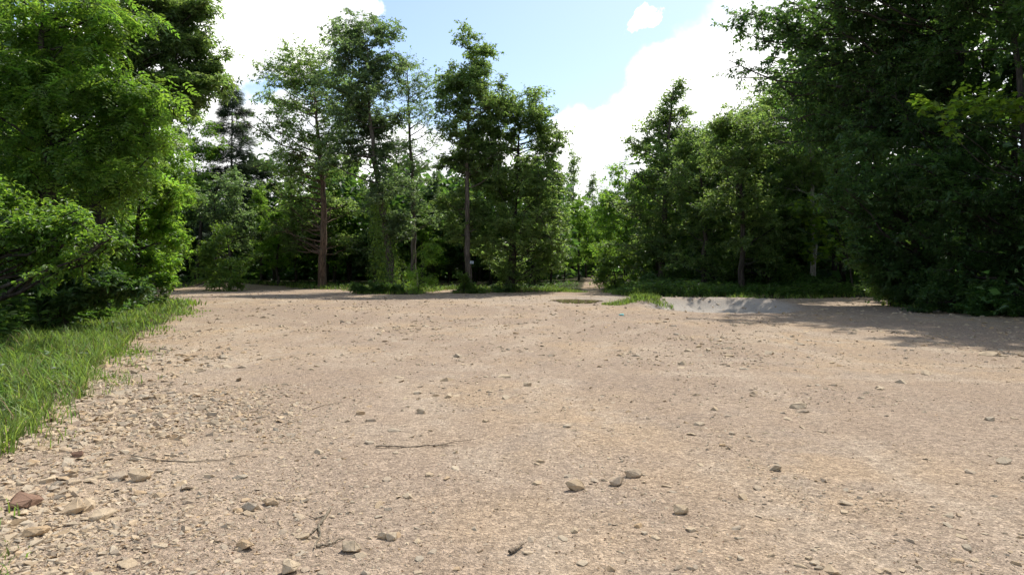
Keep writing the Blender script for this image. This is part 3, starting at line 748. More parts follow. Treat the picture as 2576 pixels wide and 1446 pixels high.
back_tree('deep', 2010, 200, 46, 'dark full tree behind the sycamore crown', 1.4, 3.9)


# --- the mass of the wood behind, dense and dark
def woodland():
    rng = np.random.default_rng(301)
    spots = []
    for y0, x0, x1, st in ((56, -14, 4, 3.6), (62, -50, 6, 4.0), (70, -55, 4, 4.8), (82, -60, 60, 5.5), (98, -75, 75, 6.5)):
        for x in np.arange(x0, x1, st): spots.append((x + rng.uniform(-1.2, 1.2), y0 + rng.uniform(-2, 2), rng.uniform(8.5, 12) if x < 2 else rng.uniform(8, 11)))
    for x0, st in ((11, 0), ):
        for y in (56, 62, 70): 
            for x in np.arange(13 if y < 70 else 15, 44, 4.5): spots.append((x + rng.uniform(-1, 1), y + rng.uniform(-2, 2), rng.uniform(10, 13)))
    for y in np.arange(3, 52, 4.2):                                   # right-hand wood
        for x in (19.8, 24, 29): 
            if not (29 < y < 39 and x < 27): spots.append((x + rng.uniform(-.8, .8), y + rng.uniform(-1.2, 1.2), rng.uniform(16, 21)))
    for y in np.arange(4.5, 19, 3.2): spots.append((17.4 + rng.uniform(-.4, .4), y, rng.uniform(16, 20)))
    for y in np.arange(8, 34, 4.0):                                   # left-hand wood
        for x in (-16.5, -21, -26): spots.append((x - max(0, y - 22) * .55 + rng.uniform(-.8, .8), y + rng.uniform(-1.2, 1.2), rng.uniform(11, 16)))
    for y in (45, 50, 55):
        for x in np.arange(13.5 + (y - 45) * .1, 20, 2.6): spots.append((x + rng.uniform(-.6, .6), y + rng.uniform(-1, 1), rng.uniform(8.5, 11)))
    for y in (92, 100, 108):
        for x in np.arange(2, 20, 2.4): spots.append((x, y + rng.uniform(-2, 2), rng.uniform(8, 11)))
    for y in (50, 56): 
        for x in np.arange(-46, -27, 4): spots.append((x, y + rng.uniform(-1, 1), rng.uniform(10, 13)))
    for y0 in (70, 75, 79, 90):
        for x in np.arange(-48, 3 if y0 < 80 else 5, 2.6): spots.append((x + rng.uniform(-.8, .8), y0 + rng.uniform(-1.5, 1.5), rng.uniform(4, 6)))
    P, X, Z, S, C = [], [], [], [], []; tp, trr = [], []
    for (x, y, h) in spots:
        z_low = -24 < x < 4 and 50 < y < 68
        near_ = y < 27 and x > 0
        g0 = float(gz(x, y)); n = int(900 * (2.2 if near_ else 1.35 if z_low else 1.0 if y < 74 else .7)); S.append(np.full(n, .46 if near_ else 1.0))
        # boughs: each a tilted puff of leaves, from the ground up
        k = 42; z_lo = 2.6 if z_low else .35; bz = z_lo + (h - .8 - z_lo) * rng.random(k) ** 1.35; u = bz / h
        br = 2.9 * np.clip(1.15 - u, .15, 1) ** .5 * rng.random(k) ** .5; ba = rng.random(k) * 6.283
        bc = np.stack([x + br * np.cos(ba), y + br * np.sin(ba), g0 + bz], -1)
        bi = rng.integers(0, k, n)
        P.append(bc[bi] + rng.normal(size=(n, 3)) * np.array([.75, .75, .42])); C.append(np.clip(.5 * rng.random(n) + .5 * rng.random(k)[bi], 0, 1))
        tp.append(np.stack([np.linspace(x, x + rng.normal() * .4, 5), np.linspace(y, y + rng.normal() * .4, 5), np.linspace(g0 - .3, g0 + h * .85, 5)], -1)); trr.append(.16 * np.linspace(1, .2, 5))
    P = np.concatenate(P); n = len(P); P[:, 2] = np.maximum(P[:, 2], .15)
    X = rvec(rng, n) * np.array([1, 1, .5]) + np.array([0, 0, -.2]); Z = np.array([0, 0, .8]) + rvec(rng, n) * .8
    v, f, r = scatter(LEAF['simple'], P, X, Z, rng.uniform(.5, 1.0, n) * np.concatenate(S), np.concatenate(C))
    wv_, wq = tubes(np.array(tp), np.array(trr), 6)
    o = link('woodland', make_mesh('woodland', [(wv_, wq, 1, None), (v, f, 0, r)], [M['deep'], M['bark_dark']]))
    tag(o, 'dense dark wood closing in behind the first trees', 'woodland', None, 'stuff')


woodland()

# ------------------------------------------------------------------ shrubs and low plants one can tell apart
def px_bush(name, label, bx, Y, blobs, leaf, size, N, mat, seed, **kw):
    return px_tree(name, label, bx, Y, blobs, leaf, size, N, mat, 'bark_dark', .03, seed, cat='bush', flare=.1, sides=5, sec=6, tw=4, twig=.25, bs=1.05, **kw)


px_bush('low_shrub', 'dark low shrub spreading at the foot of the ivied tree', 940, 39.5, [(920, 728, 30, 12), (955, 725, 34, 14), (895, 733, 18, 8), (985, 732, 30, 10)], 'simple', .15, 4200, 'weed', 401)
px_bush('sapling', 'bright drooping sapling between the ivied tree and the dark wood gap', 1052, 40, [(1085, 615, 26, 12), (1065, 645, 30, 16), (1050, 680, 34, 20), (1075, 690, 26, 18), (1040, 715, 40, 18)], 'frondfar', .3, 900, 'bright', 403, droop=.4)
px_bush('leafy_shoot', 'clump of leafy shoots hugging the foot of the signed tree', 1167, 40.4, [(1165, 700, 16, 12), (1170, 718, 20, 14), (1160, 732, 26, 8), (1205, 735, 22, 7)], 'simple', .16, 1900, 'vine', 407)
px_bush('low_shrub', 'low dark shrub at the foot of the dense round-topped tree', 1282, 42, [(1262, 738, 26, 7), (1290, 736, 26, 8)], 'simple', .14, 1100, 'weed', 409)
px_bush('low_shrub', 'bushy green shrub around the foot of the pale sycamore', 2040, 37.6, [(2010, 705, 34, 20), (2050, 700, 34, 22), (2075, 722, 30, 14), (2025, 730, 40, 12)], 'simple', .14, 4200, 'weed', 411)
px_bush('low_shrub', 'dark rounded shrub under the boughs right of the trail bush', 1640, 42, [(1640, 700, 36, 22), (1600, 715, 30, 16), (1680, 712, 34, 18)], 'simple', .16, 4200, 'deep', 413)
px_bush('low_shrub', 'shrub at the road corner where the right road leaves', 2240, 28.0, [(2225, 735, 30, 12), (2255, 738, 34, 14), (2285, 748, 30, 12)], 'simple', .13, 3000, 'weed', 417)


px_bush('low_shrub', 'dark leafy shrub in the shade below the left trees, behind the weeds', 160, 15.6, [(60, 690, 80, 40), (150, 670, 80, 40), (240, 690, 70, 40), (310, 710, 50, 30), (110, 740, 90, 30), (230, 745, 90, 26)], 'simple', .14, 12000, 'deep', 431)
px_bush('low_shrub', 'broad dark shrub below the huge maple trunk at the right wood edge', 2330, 26.3, [(2280, 740, 60, 30), (2340, 720, 60, 36), (2390, 750, 60, 30), (2320, 762, 80, 14)], 'simple', .15, 6500, 'deep', 421)
px_bush('low_shrub', 'dark shrub at the right border beneath the beech', 2510, 22.0, [(2450, 760, 60, 32), (2520, 745, 70, 38), (2590, 770, 60, 36), (2500, 785, 90, 16)], 'simple', .14, 7500, 'weed', 423)
px_bush('low_shrub', 'dark shrub under the understory tree between road corner and huge maple', 2245, 28.0, [(2200, 700, 36, 24), (2245, 690, 44, 30), (2280, 715, 40, 24)], 'simple', .14, 4200, 'deep', 427)


# ------------------------------------------------------------------ grass, weeds and other ground cover
def blades(P, H, W, lean, rng, curl=.5):
    """bent, tapering blades: 7 points, 5 triangles each"""
    n = len(P); a = rng.random(n) * 6.283; d = np.stack([np.cos(a), np.sin(a), np.zeros(n)], -1)
    b = a + rng.uniform(.9, 2.2, n); s = np.stack([np.cos(b), np.sin(b), np.zeros(n)], -1)
    pts = []
    for t_, w in ((0, 1.0), (.4, .9), (.75, .6), (1.0, 0)):
        c = P + d * (H * lean * (t_ ** 1.8))[:, None] + np.array([0, 0, 1.0]) * (H * (t_ - curl * lean * t_ ** 2.6 * .8))[:, None]
        if w > 0: pts += [c - s * (W * w)[:, None], c + s * (W * w)[:, None]]
        else: pts.append(c)
    V = np.stack(pts, 1)
    F = np.array([(0, 1, 3), (0, 3, 2), (2, 3, 5), (2, 5, 4), (4, 5, 6)])
    f = (np.arange(n)[:, None, None] * 7 + F[None]).reshape(-1, 3)
    return V.reshape(-1, 3), f, np.repeat(rng.random(n), 5)


def on_ground(x, y): return np.stack([x, y, gz(x, y)], -1)


def tufts(rng, cx, cy_, per, spread):
    n = len(cx) * per
    return np.repeat(cx, per) + rng.normal(size=n) * spread, np.repeat(cy_, per) + rng.normal(size=n) * spread


grass_parts = []
rng = np.random.default_rng(501)
# left verge: tall tufts near, short turf to the bend
yy = 3.2 + 21 * rng.random(26000) ** 1.5; xx = np.interp(yy, [2, 4.3, 6.2, 8.2, 11, 14.5, 19, 24], [-3.2, -3.8, -4.5, -5.35, -6.6, -8.2, -9.6, -11.5]) + 1.4 - rng.random(26000) * (3.2 + yy * .22)
sd = sdist(xx, yy); keep = rng.random(26000) < sstep(.75, -1.3, sd + 2.6 * (fbm(xx, yy, .75, 3, 61) - .5)) * (.35 + .9 * sstep(.38, .6, fbm(xx, yy, 1.7, 2, 63)))
xx, yy = xx[keep], yy[keep]
cx_, cy_ = tufts(rng, xx, yy, 3, .05)
Hh = rng.uniform(.05, .20, len(cx_)) * (.2 + 1.9 * fbm(cx_, cy_, .7, 3, 67)) * np.clip(1.1 - .55 * np.clip(sdist(cx_, cy_) + .4, 0, 1.2), .35, 1.1)
grass_parts.append(blades(on_ground(cx_, cy_), Hh, rng.uniform(.0035, .007, len(cx_)) * np.clip(cy_ / 9, .8, 2.0), rng.uniform(.2, 1.0, len(cx_)), rng))
n = 430; yy = rng.uniform(4.4, 15, n); xx = np.interp(yy, [4.3, 6.2, 8.2, 11, 14.5], [-3.9, -4.6, -5.4, -6.7, -8.3]) - rng.random(n) ** 1.4 * 3.2 + .25
cx_, cy_ = tufts(rng, xx, yy, 16, .045)
grass_parts.append(blades(on_ground(cx_, cy_), rng.uniform(.14, .46, len(cx_)), rng.uniform(.004, .008, len(cx_)), rng.uniform(.25, 1.1, len(cx_)), rng))
# far verges: band just outside the bare ground
n = 34000; yy = rng.uniform(22, 54, n); xx = rng.uniform(-24, 19, n); sd = sdist(xx, yy)
keep = (sd + 1.3 * (fbm(xx, yy, .55, 3, 65) - .5) < .05) & (sd > -2.6) & (rng.random(n) < .9) & ~((xx > 3.3) & (xx < 7) & (yy > 44))
xx, yy, sd = xx[keep], yy[keep], sd[keep]
cx_, cy_ = tufts(rng, xx, yy, 2, .10)
grass_parts.append(blades(on_ground(cx_, cy_), rng.uniform(.10, .34, len(cx_)), rng.uniform(.012, .024, len(cx_)), rng.uniform(.2, .9, len(cx_)), rng))
v = np.concatenate([p[0] for p in grass_parts]); o_ = np.cumsum([0] + [len(p[0]) for p in grass_parts[:-1]])
f = np.concatenate([p[1] + k for p, k in zip(grass_parts, o_)]); r = np.concatenate([p[2] for p in grass_parts])
dry = np.repeat(np.random.default_rng(9).random(len(f) // 5) < .05, 5)
tag(link('grass', make_mesh('grass', [(v, f[~dry], 0, r[~dry]), (v, f[dry], 1, r[dry])], [M['grass'], M['straw']])), 'green grass along the verges of the clearing', 'grass', None, 'stuff')


def tuft_patch(name, label, x, y, rx, ry, n, h, seed):
    """a patch of grass standing alone in the gravel"""
    rg = np.random.default_rng(seed); a_ = rg.random(n) * 6.283; r_ = rg.random(n) ** .85
    gx_, gy_ = x + rx * r_ * np.cos(a_), y + ry * r_ * np.sin(a_)
    P = on_ground(gx_, gy_); base = np.array([x, y, float(gz(x, y))])
    hh = h * rg.uniform(.35, 1.1, n) * (1.15 - r_ * .7)
    V, F, Rr = blades(P - base, hh, rg.uniform(.009, .016, n), rg.uniform(.2, .9, n), rg)
    k = n // 6; st = blades((P - base)[:k], hh[:k] * 1.6, np.full(k, .006), rg.uniform(.1, .4, k), rg)
    tag(link(name, make_mesh(name, [(V, F, 0, Rr), (st[0], st[1], 0, st[2])], [M['grass']]), None, tuple(base)), label, 'grass')


tuft_patch('grass_patch', 'ragged grass patch with tall seed stems at the left end of the hollow', 5.2, 28.3, 1.5, 1.2, 1700, .32, 511)
tuft_patch('grass_patch', 'small green grass patch on the far rim of the hollow', 10.5, 29.8, 1.1, .6, 1300, .26, 513)
tuft_patch('grass_patch', 'bright flat grass patch left of the trail mouth behind the puddle', 3.3, 43.6, 1.7, .9, 1500, .28, 517)


def weeds(rg, x, y, h, leaf, size, per):
    """upright leafy stems"""
    n = len(x); P0 = on_ground(x, y); lean = rg.normal(size=(n, 3)) * np.array([.14, .14, 0])
    top = P0 + (np.array([0, 0, 1.0]) + lean) * h[:, None]
    st = tubes(np.stack([P0, (P0 + top) / 2 + rg.normal(size=(n, 3)) * .01, top], 1), np.stack([np.full(n, .006), np.full(n, .004), np.full(n, .002)], 1), 3)
    i = np.repeat(np.arange(n), per); u = rg.uniform(.15, 1.0, len(i))
    P = P0[i] + (top - P0)[i] * u[:, None]; a_ = rg.random(len(i)) * 6.283
    X = np.stack([np.cos(a_), np.sin(a_), rg.uniform(-.35, .35, len(i))], -1); Z = np.array([0, 0, 1.0]) + rvec(rg, len(i)) * .45
    lf = scatter(LEAF[leaf], P, X, Z, size * rg.uniform(.6, 1.25, len(i)), rg.random(len(i)))
    return st, lf


rng = np.random.default_rng(521); parts = []
def add_weeds(x, y, h, leaf, size, per):
    if len(x) == 0: return
    st, lf = weeds(rng, x, y, h, leaf, size, per)
    parts.append((st[0], st[1], 1, None)); parts.append((lf[0], lf[1], 0, lf[2]))
# left bank of tall weeds under the trees
n = 1300; yy = rng.uniform(11.5, 26, n); ed = np.interp(yy, [8, 11, 14.5, 19, 24], [-5.2, -6.3, -8.3, -9.9, -11.8]); xx = ed - 1.0 - np.maximum(0, 17 - yy) * .2 - rng.random(n) * (2.6 + .15 * yy)
add_weeds(xx, yy, rng.uniform(.4, 1.25, n) * (.5 + .7 * fbm(xx, yy, .5, 2, 71)), 'oval', .19, 12)
n = 1500; yy = rng.uniform(5, 17, n); ed = np.interp(yy, [4.3, 6.2, 8.2, 11, 14.5, 19], [-3.9, -4.6, -5.4, -6.7, -8.3, -9.7]); xx = ed - rng.random(n) ** .8 * 4.5; k_ = fbm(xx, yy, .6, 2, 97) > .42; xx, yy = xx[k_], yy[k_]
add_weeds(xx, yy, rng.uniform(.06, .22, len(xx)), 'oval', .085, 8)
# right-hand strip of weeds behind the hollow
n = 1500; xx = rng.uniform(5.6, 18, n); yy = 34.6 + rng.random(n) * 4.5; k_ = sdist(xx, yy) < -.3; xx, yy = xx[k_], yy[k_]
add_weeds(xx, yy, rng.uniform(.3, .8, len(xx)) * (.6 + .8 * fbm(xx, yy, .35, 2, 73)), 'narrow', .21, 10)
# low cover along the right-hand wood and the far edge
n = 1800; yy = rng.uniform(12, 30, n); xx = 15.4 + rng.random(n) * 3.2; k_ = (sdist(xx, yy) < -.05); xx, yy = xx[k_], yy[k_]
add_weeds(xx, yy, rng.uniform(.15, .5, len(xx)), 'simple', .13, 10)
n = 2800; xx = rng.uniform(-26, 12, n); yy = rng.uniform(38, 58, n); sd = sdist(xx, yy); k_ = (sd < -.5) & (sd > -4.5); xx, yy = xx[k_], yy[k_]
add_weeds(xx, yy, rng.uniform(.1, .4, len(xx)), 'simple', .16, 7)
tag(link('undergrowth', make_mesh('undergrowth', parts, [M['weed'], M['bark_dark']])), 'leafy weeds and ground cover along the forest edge', 'undergrowth', None, 'stuff')


# ------------------------------------------------------------------ stones
def stone_mat(name, tints):
    m, t, out = material(name)
    rn = t.new('ShaderNodeAttribute', attribute_name='rnd').outputs['Fac']; oi = t.new('ShaderNodeObjectInfo').outputs['Random']
    co = t.new('ShaderNodeTexCoord').outputs['Object']
    f = t.math('FRACT', t.math('ADD', t.math('MULTIPLY', rn, 3.0), oi))
    cr = t.new('ShaderNodeValToRGB'); t.l.new(f, cr.inputs[0]); el = cr.color_ramp.elements
    el[0].color = (*tints[0], 1); el[1].color = (*tints[-1], 1)
    for i, c in enumerate(tints[1:-1]): e_ = el.new((i + 1) / (len(tints) - 1)); e_.color = (*c, 1)
    n1 = t.noise(co, 9, 5, .65); n2 = t.noise(co, 70, 3, .6)
    c = t.mix(.75, cr.outputs[0], t.mix(n1, (.2, .18, .16), (.8, .8, .8)), 'OVERLAY'); c = t.mix(.4, c, t.mix(n2, (.2, .2, .2), (.8, .8, .8)), 'OVERLAY')
    b = t.new('ShaderNodeBump', ins={'Strength': .5, 'Distance': .008, 'Height': t.math('ADD', n1, t.math('MULTIPLY', n2, .4))})
    p = t.new('ShaderNodeBsdfPrincipled', ins={'Base Color': c, 'Roughness': .9, 'Specular IOR Level': .2, 'Normal': b.outputs[0]})
    t.l.new(p.outputs[0], out.inputs['Surface']); return m


TAN = [(.42, .34, .24), (.45, .38, .28), (.37, .31, .24), (.37, .33, .265), (.46, .39, .29), (.40, .30, .19), (.44, .39, .31)]
M['stone'] = stone_mat('stone_tan', [(a_ * .97, b_ * .92, c_ * .85) for a_, b_, c_ in TAN])
M['ruddy'] = stone_mat('stone_ruddy', [(.17, .10, .065), (.24, .15, .10), (.14, .085, .06)])


def hull(rg, npts, flat, rough=.0, bevel=0.0, boxy=.5):
    """a broken, flat-lying stone: convex hull of points on a squashed rounded box"""
    d = rvec(rg, npts); sup = (np.abs(d) ** 4).sum(1) ** -.25
    d = d * ((1 - boxy) + boxy * sup)[:, None] * rg.uniform(.82, 1.05, (npts, 1))
    d *= np.array([1, rg.uniform(.5, .85), flat])
    bm = bmesh.new()
    for p_ in d: bm.verts.new(p_)
    r = bmesh.ops.convex_hull(bm, input=bm.verts)
    bmesh.ops.delete(bm, geom=[g for g in r['geom_interior'] if isinstance(g, bmesh.types.BMVert)], context='VERTS')
    if bevel: bmesh.ops.bevel(bm, geom=bm.edges[:], offset=bevel, segments=1, affect='EDGES', clamp_overlap=True)
    if rough:
        bmesh.ops.triangulate(bm, faces=bm.faces[:]); bmesh.ops.subdivide_edges(bm, edges=bm.edges[:], cuts=1, use_grid_fill=True)
        for v_ in bm.verts: v_.co += Vector(rg.normal(size=3)) * rough
    bmesh.ops.triangulate(bm, faces=bm.faces[:]); bm.verts.index_update()
    V = np.array([v_.co[:] for v_ in bm.verts]); F = np.array([[v_.index for v_ in f_.verts] for f_ in bm.faces]); bm.free()
    return V, F


def rock(label, px, py, wpx, hpx, seed, mat='stone', rz=None):
    """one rock, its foot at photo row py"""
    rg = np.random.default_rng(seed); Y = gy(py); x = (px - CX) / FPX * Y; Y2 = Y + .5 * wpx / FPX * Y * .6
    w = wpx / FPX * Y
    V, F = hull(rg, 16, min(.8, .85 * hpx / wpx), rough=.014, bevel=.05, boxy=.35)
    V = V * (w / (np.ptp(V[:, 0])))
    o = link('rock', make_mesh('rock', [(V, F, 0, None)], [M[mat]]))
    z0 = V[:, 2].min(); o.location = (x, Y2, float(gz(x, Y2)) - z0 * .72)
    o.rotation_euler = (rg.uniform(.0, .25), rg.uniform(-.15, .15), rg.uniform(-.4, .4) if rz is None else rz)
    tag(o, label, 'rock', 'larger rocks lying on the gravel')
    return o


ROCKS = [
    ('long flat tan slab, largest rock in the stony lower left corner', 160, 1296, 76, 40, 'stone'),
    ('flat oblong block touching a taller rock, below the grass edge', 290, 1212, 52, 18, 'stone'),
    ('angular rock with a shaded face beside the flat oblong block', 342, 1214, 54, 34, 'stone'),
    ('reddish brown rusty rock at the left border', 40, 1284, 84, 36, 'ruddy'),
    ('small dark red-brown rock by the lowest grass tufts', 188, 1152, 36, 24, 'ruddy'),
    ('pale pointed slab near the left border under the reddish rock', 78, 1352, 62, 28, 'stone'),
    ('tilted brown slab right of the largest lower-left slab', 245, 1310, 66, 32, 'stone'),
    ('thin wedge-shaped brown stone at the lower left, near the bottom edge', 312, 1432, 50, 20, 'stone'),
    ('rounded pale stone lying on its own right of the stony corner', 622, 1287, 42, 28, 'stone'),
    ('half-buried flat stone just right of the rounded pale stone', 680, 1272, 42, 22, 'stone'),
    ('broad low rock at bottom left of the forked stick', 612, 1384, 52, 32, 'stone'),
    ('large rock cut off by the bottom edge below the forked stick', 725, 1443, 44, 44, 'stone'),
    ('chunky tan rock just right of the forked stick foot', 880, 1390, 50, 32, 'stone'),
    ('flat topped stone touching the forked stick on its left', 760, 1356, 36, 20, 'stone'),
    ('pair-standing angular stone right of the forked stick', 962, 1356, 30, 26, 'stone'),
    ('rounder stone leaning on the angular stone right of the forked stick', 986, 1358, 28, 22, 'stone'),
    ('big angular pale rock alone in the lower middle of the clearing', 1447, 1238, 54, 34, 'stone'),
    ('tilted rock in front of the wide flat one, lower right of centre', 1556, 1224, 46, 32, 'stone'),
    ('wide flat-topped rock just behind the tilted rock', 1596, 1202, 50, 30, 'stone'),
    ('wedge-shaped rock further right and nearer than the big angular pair', 1712, 1294, 40, 24, 'stone'),
    ('blocky pale stone alone right of centre', 1955, 1188, 32, 22, 'stone'),
    ('flat grey-tan slab in the middle distance on the right', 2012, 1028, 44, 16, 'stone'),
    ('stack of thin slabs near the shade at the far right', 2500, 890, 50, 14, 'stone'),
    ('boxy stone in the middle distance at centre left', 1057, 1042, 24, 18, 'stone'),
    ('flat pale stone beyond the grass edge on the left', 558, 902, 26, 12, 'stone'),
    ('low pale rock at the right border, half sunk', 2535, 1168, 40, 22, 'stone'),
]
for i, (lb, x, y, w_, h_, mt) in enumerate(ROCKS): rock(lb, x, y, w_, h_, 600 + i, mt)

# single stones in plain view, pieces of the gravel surface
rng = np.random.default_rng(701)
SV = [make_mesh('stone', [(*hull(rng, 13, rng.uniform(.28, .55)), 0, None)], [M['stone']]) for _ in range(14)]
cnt = 0
while cnt < 270:
    py = 880 + 590 * rng.random() ** .8; px = rng.uniform(-40, 2620); Y = gy(py); x = (px - CX) / FPX * Y
    if sdist(x, Y) < -.3: continue
    dens = .28 + .72 * sstep(700, 60, px) * sstep(1000, 1250, py) + .35 * (abs(px - 820) < 170) * (py > 1240) + .3 * (abs(px - 1200) < 330) * (abs(py - 1000) < 70)
    if rng.random() > dens * (1.5 * fbm(x, Y, .9, 2, 81)): continue
    s_ = rng.uniform(9, 21) * (1.3 if px < 600 and py > 1150 else 1) / FPX * Y; s_ = min(s_, .17)
    o = link('stone', SV[cnt % 14], ground); o.scale = (s_, s_ * rng.uniform(.8, 1.1), s_ * rng.uniform(.7, 1.1))
    o.location = (x, Y, float(gz(x, Y)) + s_ * .04); o.rotation_euler = (rng.normal() * .12, rng.normal() * .12, rng.random() * 6.283)
    cnt += 1


def gravel():
    rg = np.random.default_rng(711)
    tmpls = [hull(rg, 8, rg.uniform(.25, .6)) for _ in range(16)]
    n = 90000
    py = 715 + 800 * rg.random(n) ** 1.0; px = rg.uniform(-500, 3076, n); Y = gy(py); x = (px - CX) / FPX * Y
    px2 = rg.uniform(-200, 760, 34000); py2 = 960 + 540 * rg.random(34000); Y2 = gy(py2); x = np.concatenate([x, (px2 - CX) / FPX * Y2]); Y = np.concatenate([Y, Y2]); n = len(x)
    px = np.concatenate([px, px2]); py = np.concatenate([py, py2])
    py3 = 742 + 180 * rg.random(24000) ** 1.2; px3 = rg.uniform(250, 2576, 24000); Y3 = gy(py3); x = np.concatenate([x, (px3 - CX) / FPX * Y3]); Y = np.concatenate([Y, Y3]); px = np.concatenate([px, px3]); py = np.concatenate([py, py3]); n = len(x)
    sd = sdist(x, Y); stony = sstep(3.2, .3, sd) * (x < 0) * (Y < 13)
    cl = fbm(x, Y, .75, 3, 91); track = fbm(x * 1.0, Y * .25, .8, 2, 93)
    pr = np.clip(.10 + 1.9 * sstep(.44, .66, cl), 0, 1) * (.25 + .75 * sstep(.62, .40, track)); pr = pr * (1 - .8 * tracks(x, Y)); pr = np.maximum(pr, stony * (.35 + .6 * sstep(.35, .6, cl))); pr = np.maximum(pr, .75 * np.exp(-((x - 8.1) / 2.9) ** 2 - ((Y - 26.6) / 3.4) ** 2)); pr = np.maximum(pr, .28 * (py < 930)); pr = np.maximum(pr, .8 * np.exp(-((px - 1270) / 330) ** 2 - ((py - 1000) / 48) ** 2)); pr = np.maximum(pr, .7 * np.exp(-((px - 830) / 130) ** 2 - ((py - 1340) / 80) ** 2))
    k = (sd > -.5) & (rg.random(n) < pr * .55) & (Y < 48)
    x, Y, stony = x[k], Y[k], stony[k]; n = len(x)
    s_ = np.exp(rg.normal(math.log(3.3), .52, n)) * (1 + 1.1 * stony) / FPX * Y; s_ = np.clip(s_, .006, .11)
    z = gz(x, Y); parts = []
    which = rg.integers(0, 16, n); a_ = rg.random(n) * 6.283
    X = np.stack([np.cos(a_), np.sin(a_), rg.normal(size=n) * .15], -1); Z = np.array([0, 0, 1.0]) + rg.normal(size=(n, 3)) * np.array([.16, .16, 0])
    for j in range(16):
        i = which == j
        v, f, r = scatter(tmpls[j], np.stack([x[i], Y[i], z[i] + s_[i] * .03], -1), X[i], Z[i], s_[i], rg.random(i.sum()))
        parts.append((v, f, 0, r))
    print('gravel', n)
    tag(link('gravel', make_mesh('gravel', parts, [M['stone']])), 'loose gravel and flat stone chips strewn over the clearing', 'gravel', None, 'stuff')


gravel()


rng = np.random.default_rng(731); n = 5200
py = 745 + 740 * rng.random(n); px = rng.uniform(-100, 2676, n); Y = gy(py); x = (px - CX) / FPX * Y; sd = sdist(x, Y)
k_ = (sd > -.6) & (Y < 46) & (rng.random(n) < .18 + .8 * sstep(3.0, .0, sd) + .4 * sstep(.56, .7, fbm(x, Y, .6, 2, 99))); x, Y = x[k_], Y[k_]; n = len(x)
a_ = rng.random(n) * 6.283
v, f, r = scatter(LEAF['simple'], np.stack([x, Y, gz(x, Y) + .006], -1), np.stack([np.cos(a_), np.sin(a_), rng.normal(size=n) * .2], -1), np.array([0, 0, 1.0]) + rvec(rng, n) * .5, np.clip(rng.uniform(2, 7, n) / FPX * Y, .02, .09), rng.random(n))
M['dead'] = leaf_mat('dead_leaf', (.14, .085, .045), (.12, .07, .03), .15, .8, .1, .6, (.48, .52))
tag(link('leaf_litter', make_mesh('leaf_litter', [(v, f, 0, r)], [M['dead']])), 'brown fallen leaves and bark bits strewn on the gravel', 'leaf litter', None, 'stuff')


# ------------------------------------------------------------------ sticks, log, sign, scrap
def ground_path(pts, lift=.012):
    out = []
    for px, py in pts:
        Y = gy(py); x = (px - CX) / FPX * Y; out.append((x, Y, float(gz(x, Y)) + lift))
    return np.array(out)


def stick(label, runs, seed):
    """runs: list of (photo points along one stem, radius)"""
    rg = np.random.default_rng(seed); o = None
    org = ground_path([runs[0][0][0]])[0]
    for pts, r in runs:
        p_ = ground_path(pts, r * 1.1) - org; n = 14; u = np.linspace(0, len(p_) - 1, n)
        c = np.stack([np.interp(u, np.arange(len(p_)), p_[:, i]) for i in range(3)], -1); c[1:-1] += rg.normal(size=(n - 2, 3)) * r * .32; c[:, 2] += np.abs(rg.normal(size=n)) * r * .3
        me_ = make_mesh('stick', [(*tubes(c[None], (r * np.linspace(1, .4, n))[None], 6), 0, None)], [M['twig']], True)
        if o is None: o = link('stick', me_, None, tuple(org)); tag(o, label, 'stick')
        else: link('side_shoot', me_, o)


stick('long straight stick lying across the middle of the clearing', [([(945, 1128), (1010, 1129), (1085, 1124), (1145, 1121)], .009), ([(1090, 1124), (1130, 1113), (1195, 1103)], .005)], 801)
stick('thin bent twig above and left of the long stick', [([(785, 1033), (815, 1022), (862, 1015)], .006)], 803)
stick('forked pale stick among stones at the bottom, left of centre', [([(832, 1280), (812, 1312), (800, 1326), (806, 1350), (790, 1385)], .010), ([(800, 1328), (782, 1345), (760, 1352)], .006), ([(796, 1378), (830, 1372), (868, 1352)], .008), ([(822, 1298), (795, 1306), (778, 1302)], .006)], 805)
stick('long thin twig lying across the stones below the grass', [([(330, 1150), (400, 1163), (480, 1166), (560, 1160), (620, 1152)], .006)], 807)
stick('short curved root-like stick at the bottom, right of centre', [([(1282, 1392), (1300, 1382), (1316, 1368)], .013)], 809)

# rotten log in the verge grass
Y = 15.4; x = (132 - CX) / FPX * Y; n = 12
rg = np.random.default_rng(821); c = np.stack([np.linspace(-.3, .3, n), np.linspace(.06, -.06, n), np.full(n, .13)], -1)
v, q = tubes(c[None], (.15 + .02 * rg.normal(size=n))[None], 12); v = v + rg.normal(size=v.shape) * .014
caps = [[i for i in range(12)][::-1], [(n - 1) * 12 + i for i in range(12)]]
o = link('log', make_mesh('log', [(v, q, 0, None), (v, np.array(caps), 0, None)], [M['bark_dark']]), None, (x, Y, float(gz(x, Y))))
tag(o, 'short rotten dark log lying in the left verge grass', 'log')

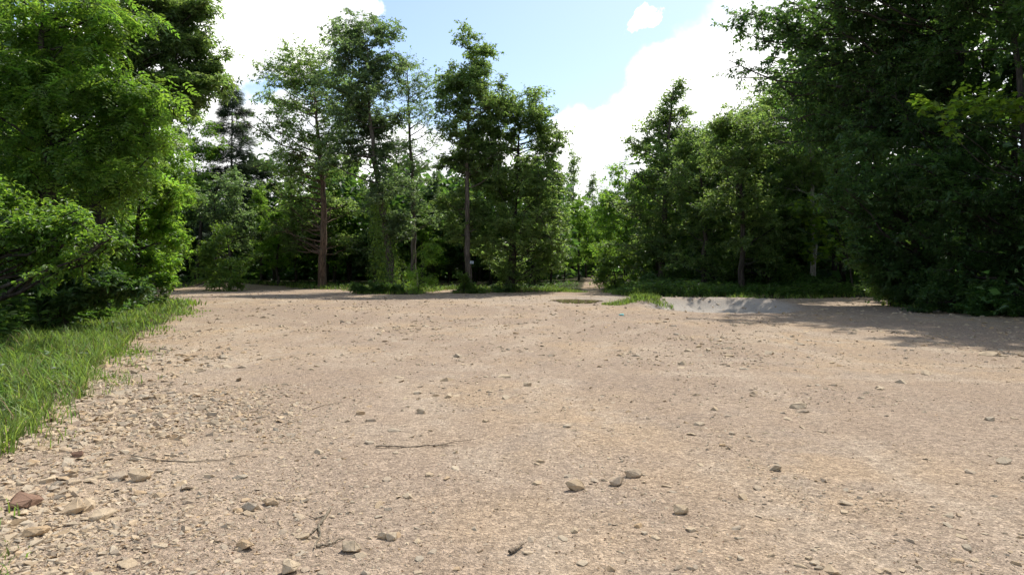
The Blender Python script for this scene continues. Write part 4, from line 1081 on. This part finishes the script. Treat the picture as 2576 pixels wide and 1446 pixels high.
# small sign on the grey trunk
m, t, out = material('sign_plate'); p = t.new('ShaderNodeBsdfPrincipled', ins={'Base Color': (.42, .52, .58, 1), 'Roughness': .45}); t.l.new(p.outputs[0], out.inputs['Surface']); plate = m
m, t, out = material('sign_print'); p = t.new('ShaderNodeBsdfPrincipled', ins={'Base Color': (.03, .05, .08, 1), 'Roughness': .5}); t.l.new(p.outputs[0], out.inputs['Surface']); ink = m


def box(sx, sy, sz, c=(0, 0, 0)):
    V = np.array([(a_, b_, d_) for a_ in (-.5, .5) for b_ in (-.5, .5) for d_ in (-.5, .5)]) * np.array([sx, sy, sz]) + np.array(c)
    return V, np.array([(0, 1, 3, 2), (4, 6, 7, 5), (0, 4, 5, 1), (2, 3, 7, 6), (0, 2, 6, 4), (1, 5, 7, 3)])


sp_ = at(1187, 660, 41 - .27)
o = link('sign', make_mesh('sign', [(*box(.22, .012, .16), 0, None)], [plate]), None, tuple(sp_)); o.rotation_euler = (0, .08, .1)
tag(o, 'small pale blue sign nailed to the grey trunk', 'sign')
for dz in (.035, -.045): link('text_line', make_mesh('text_line', [(*box(.17, .006, .03, (0, -.0085, dz)), 0, None)], [ink]), o)

# scrap of blue-green plastic on the gravel
m, t, out = material('plastic_scrap'); p = t.new('ShaderNodeBsdfPrincipled', ins={'Base Color': (.16, .42, .40, 1), 'Roughness': .4}); t.l.new(p.outputs[0], out.inputs['Surface'])
rg = np.random.default_rng(841); Y = gy(792); x = (1563 - CX) / FPX * Y; gu = np.linspace(-.5, .5, 7); U, W = np.meshgrid(gu, gu)
V = np.stack([U * .15, W * .14, .035 + .03 * rg.normal(size=U.shape)], -1); ii = np.arange(49).reshape(7, 7)
F = np.stack([ii[:-1, :-1], ii[:-1, 1:], ii[1:, 1:], ii[1:, :-1]], -1).reshape(-1, 4)
o = link('plastic_scrap', make_mesh('plastic_scrap', [(V, F, 0, None)], [m], True), None, (x, Y, float(gz(x, Y)))); o.modifiers.new('thickness', 'SOLIDIFY').thickness = .003
tag(o, 'crumpled scrap of blue-green plastic on the gravel left of the hollow', 'litter')
print('tris', sum(sum(len(p.vertices) - 2 for p in me_.polygons) if len(me_.polygons) < 2000 else len(me_.loops) - 2 * len(me_.polygons) for me_ in bpy.data.meshes))
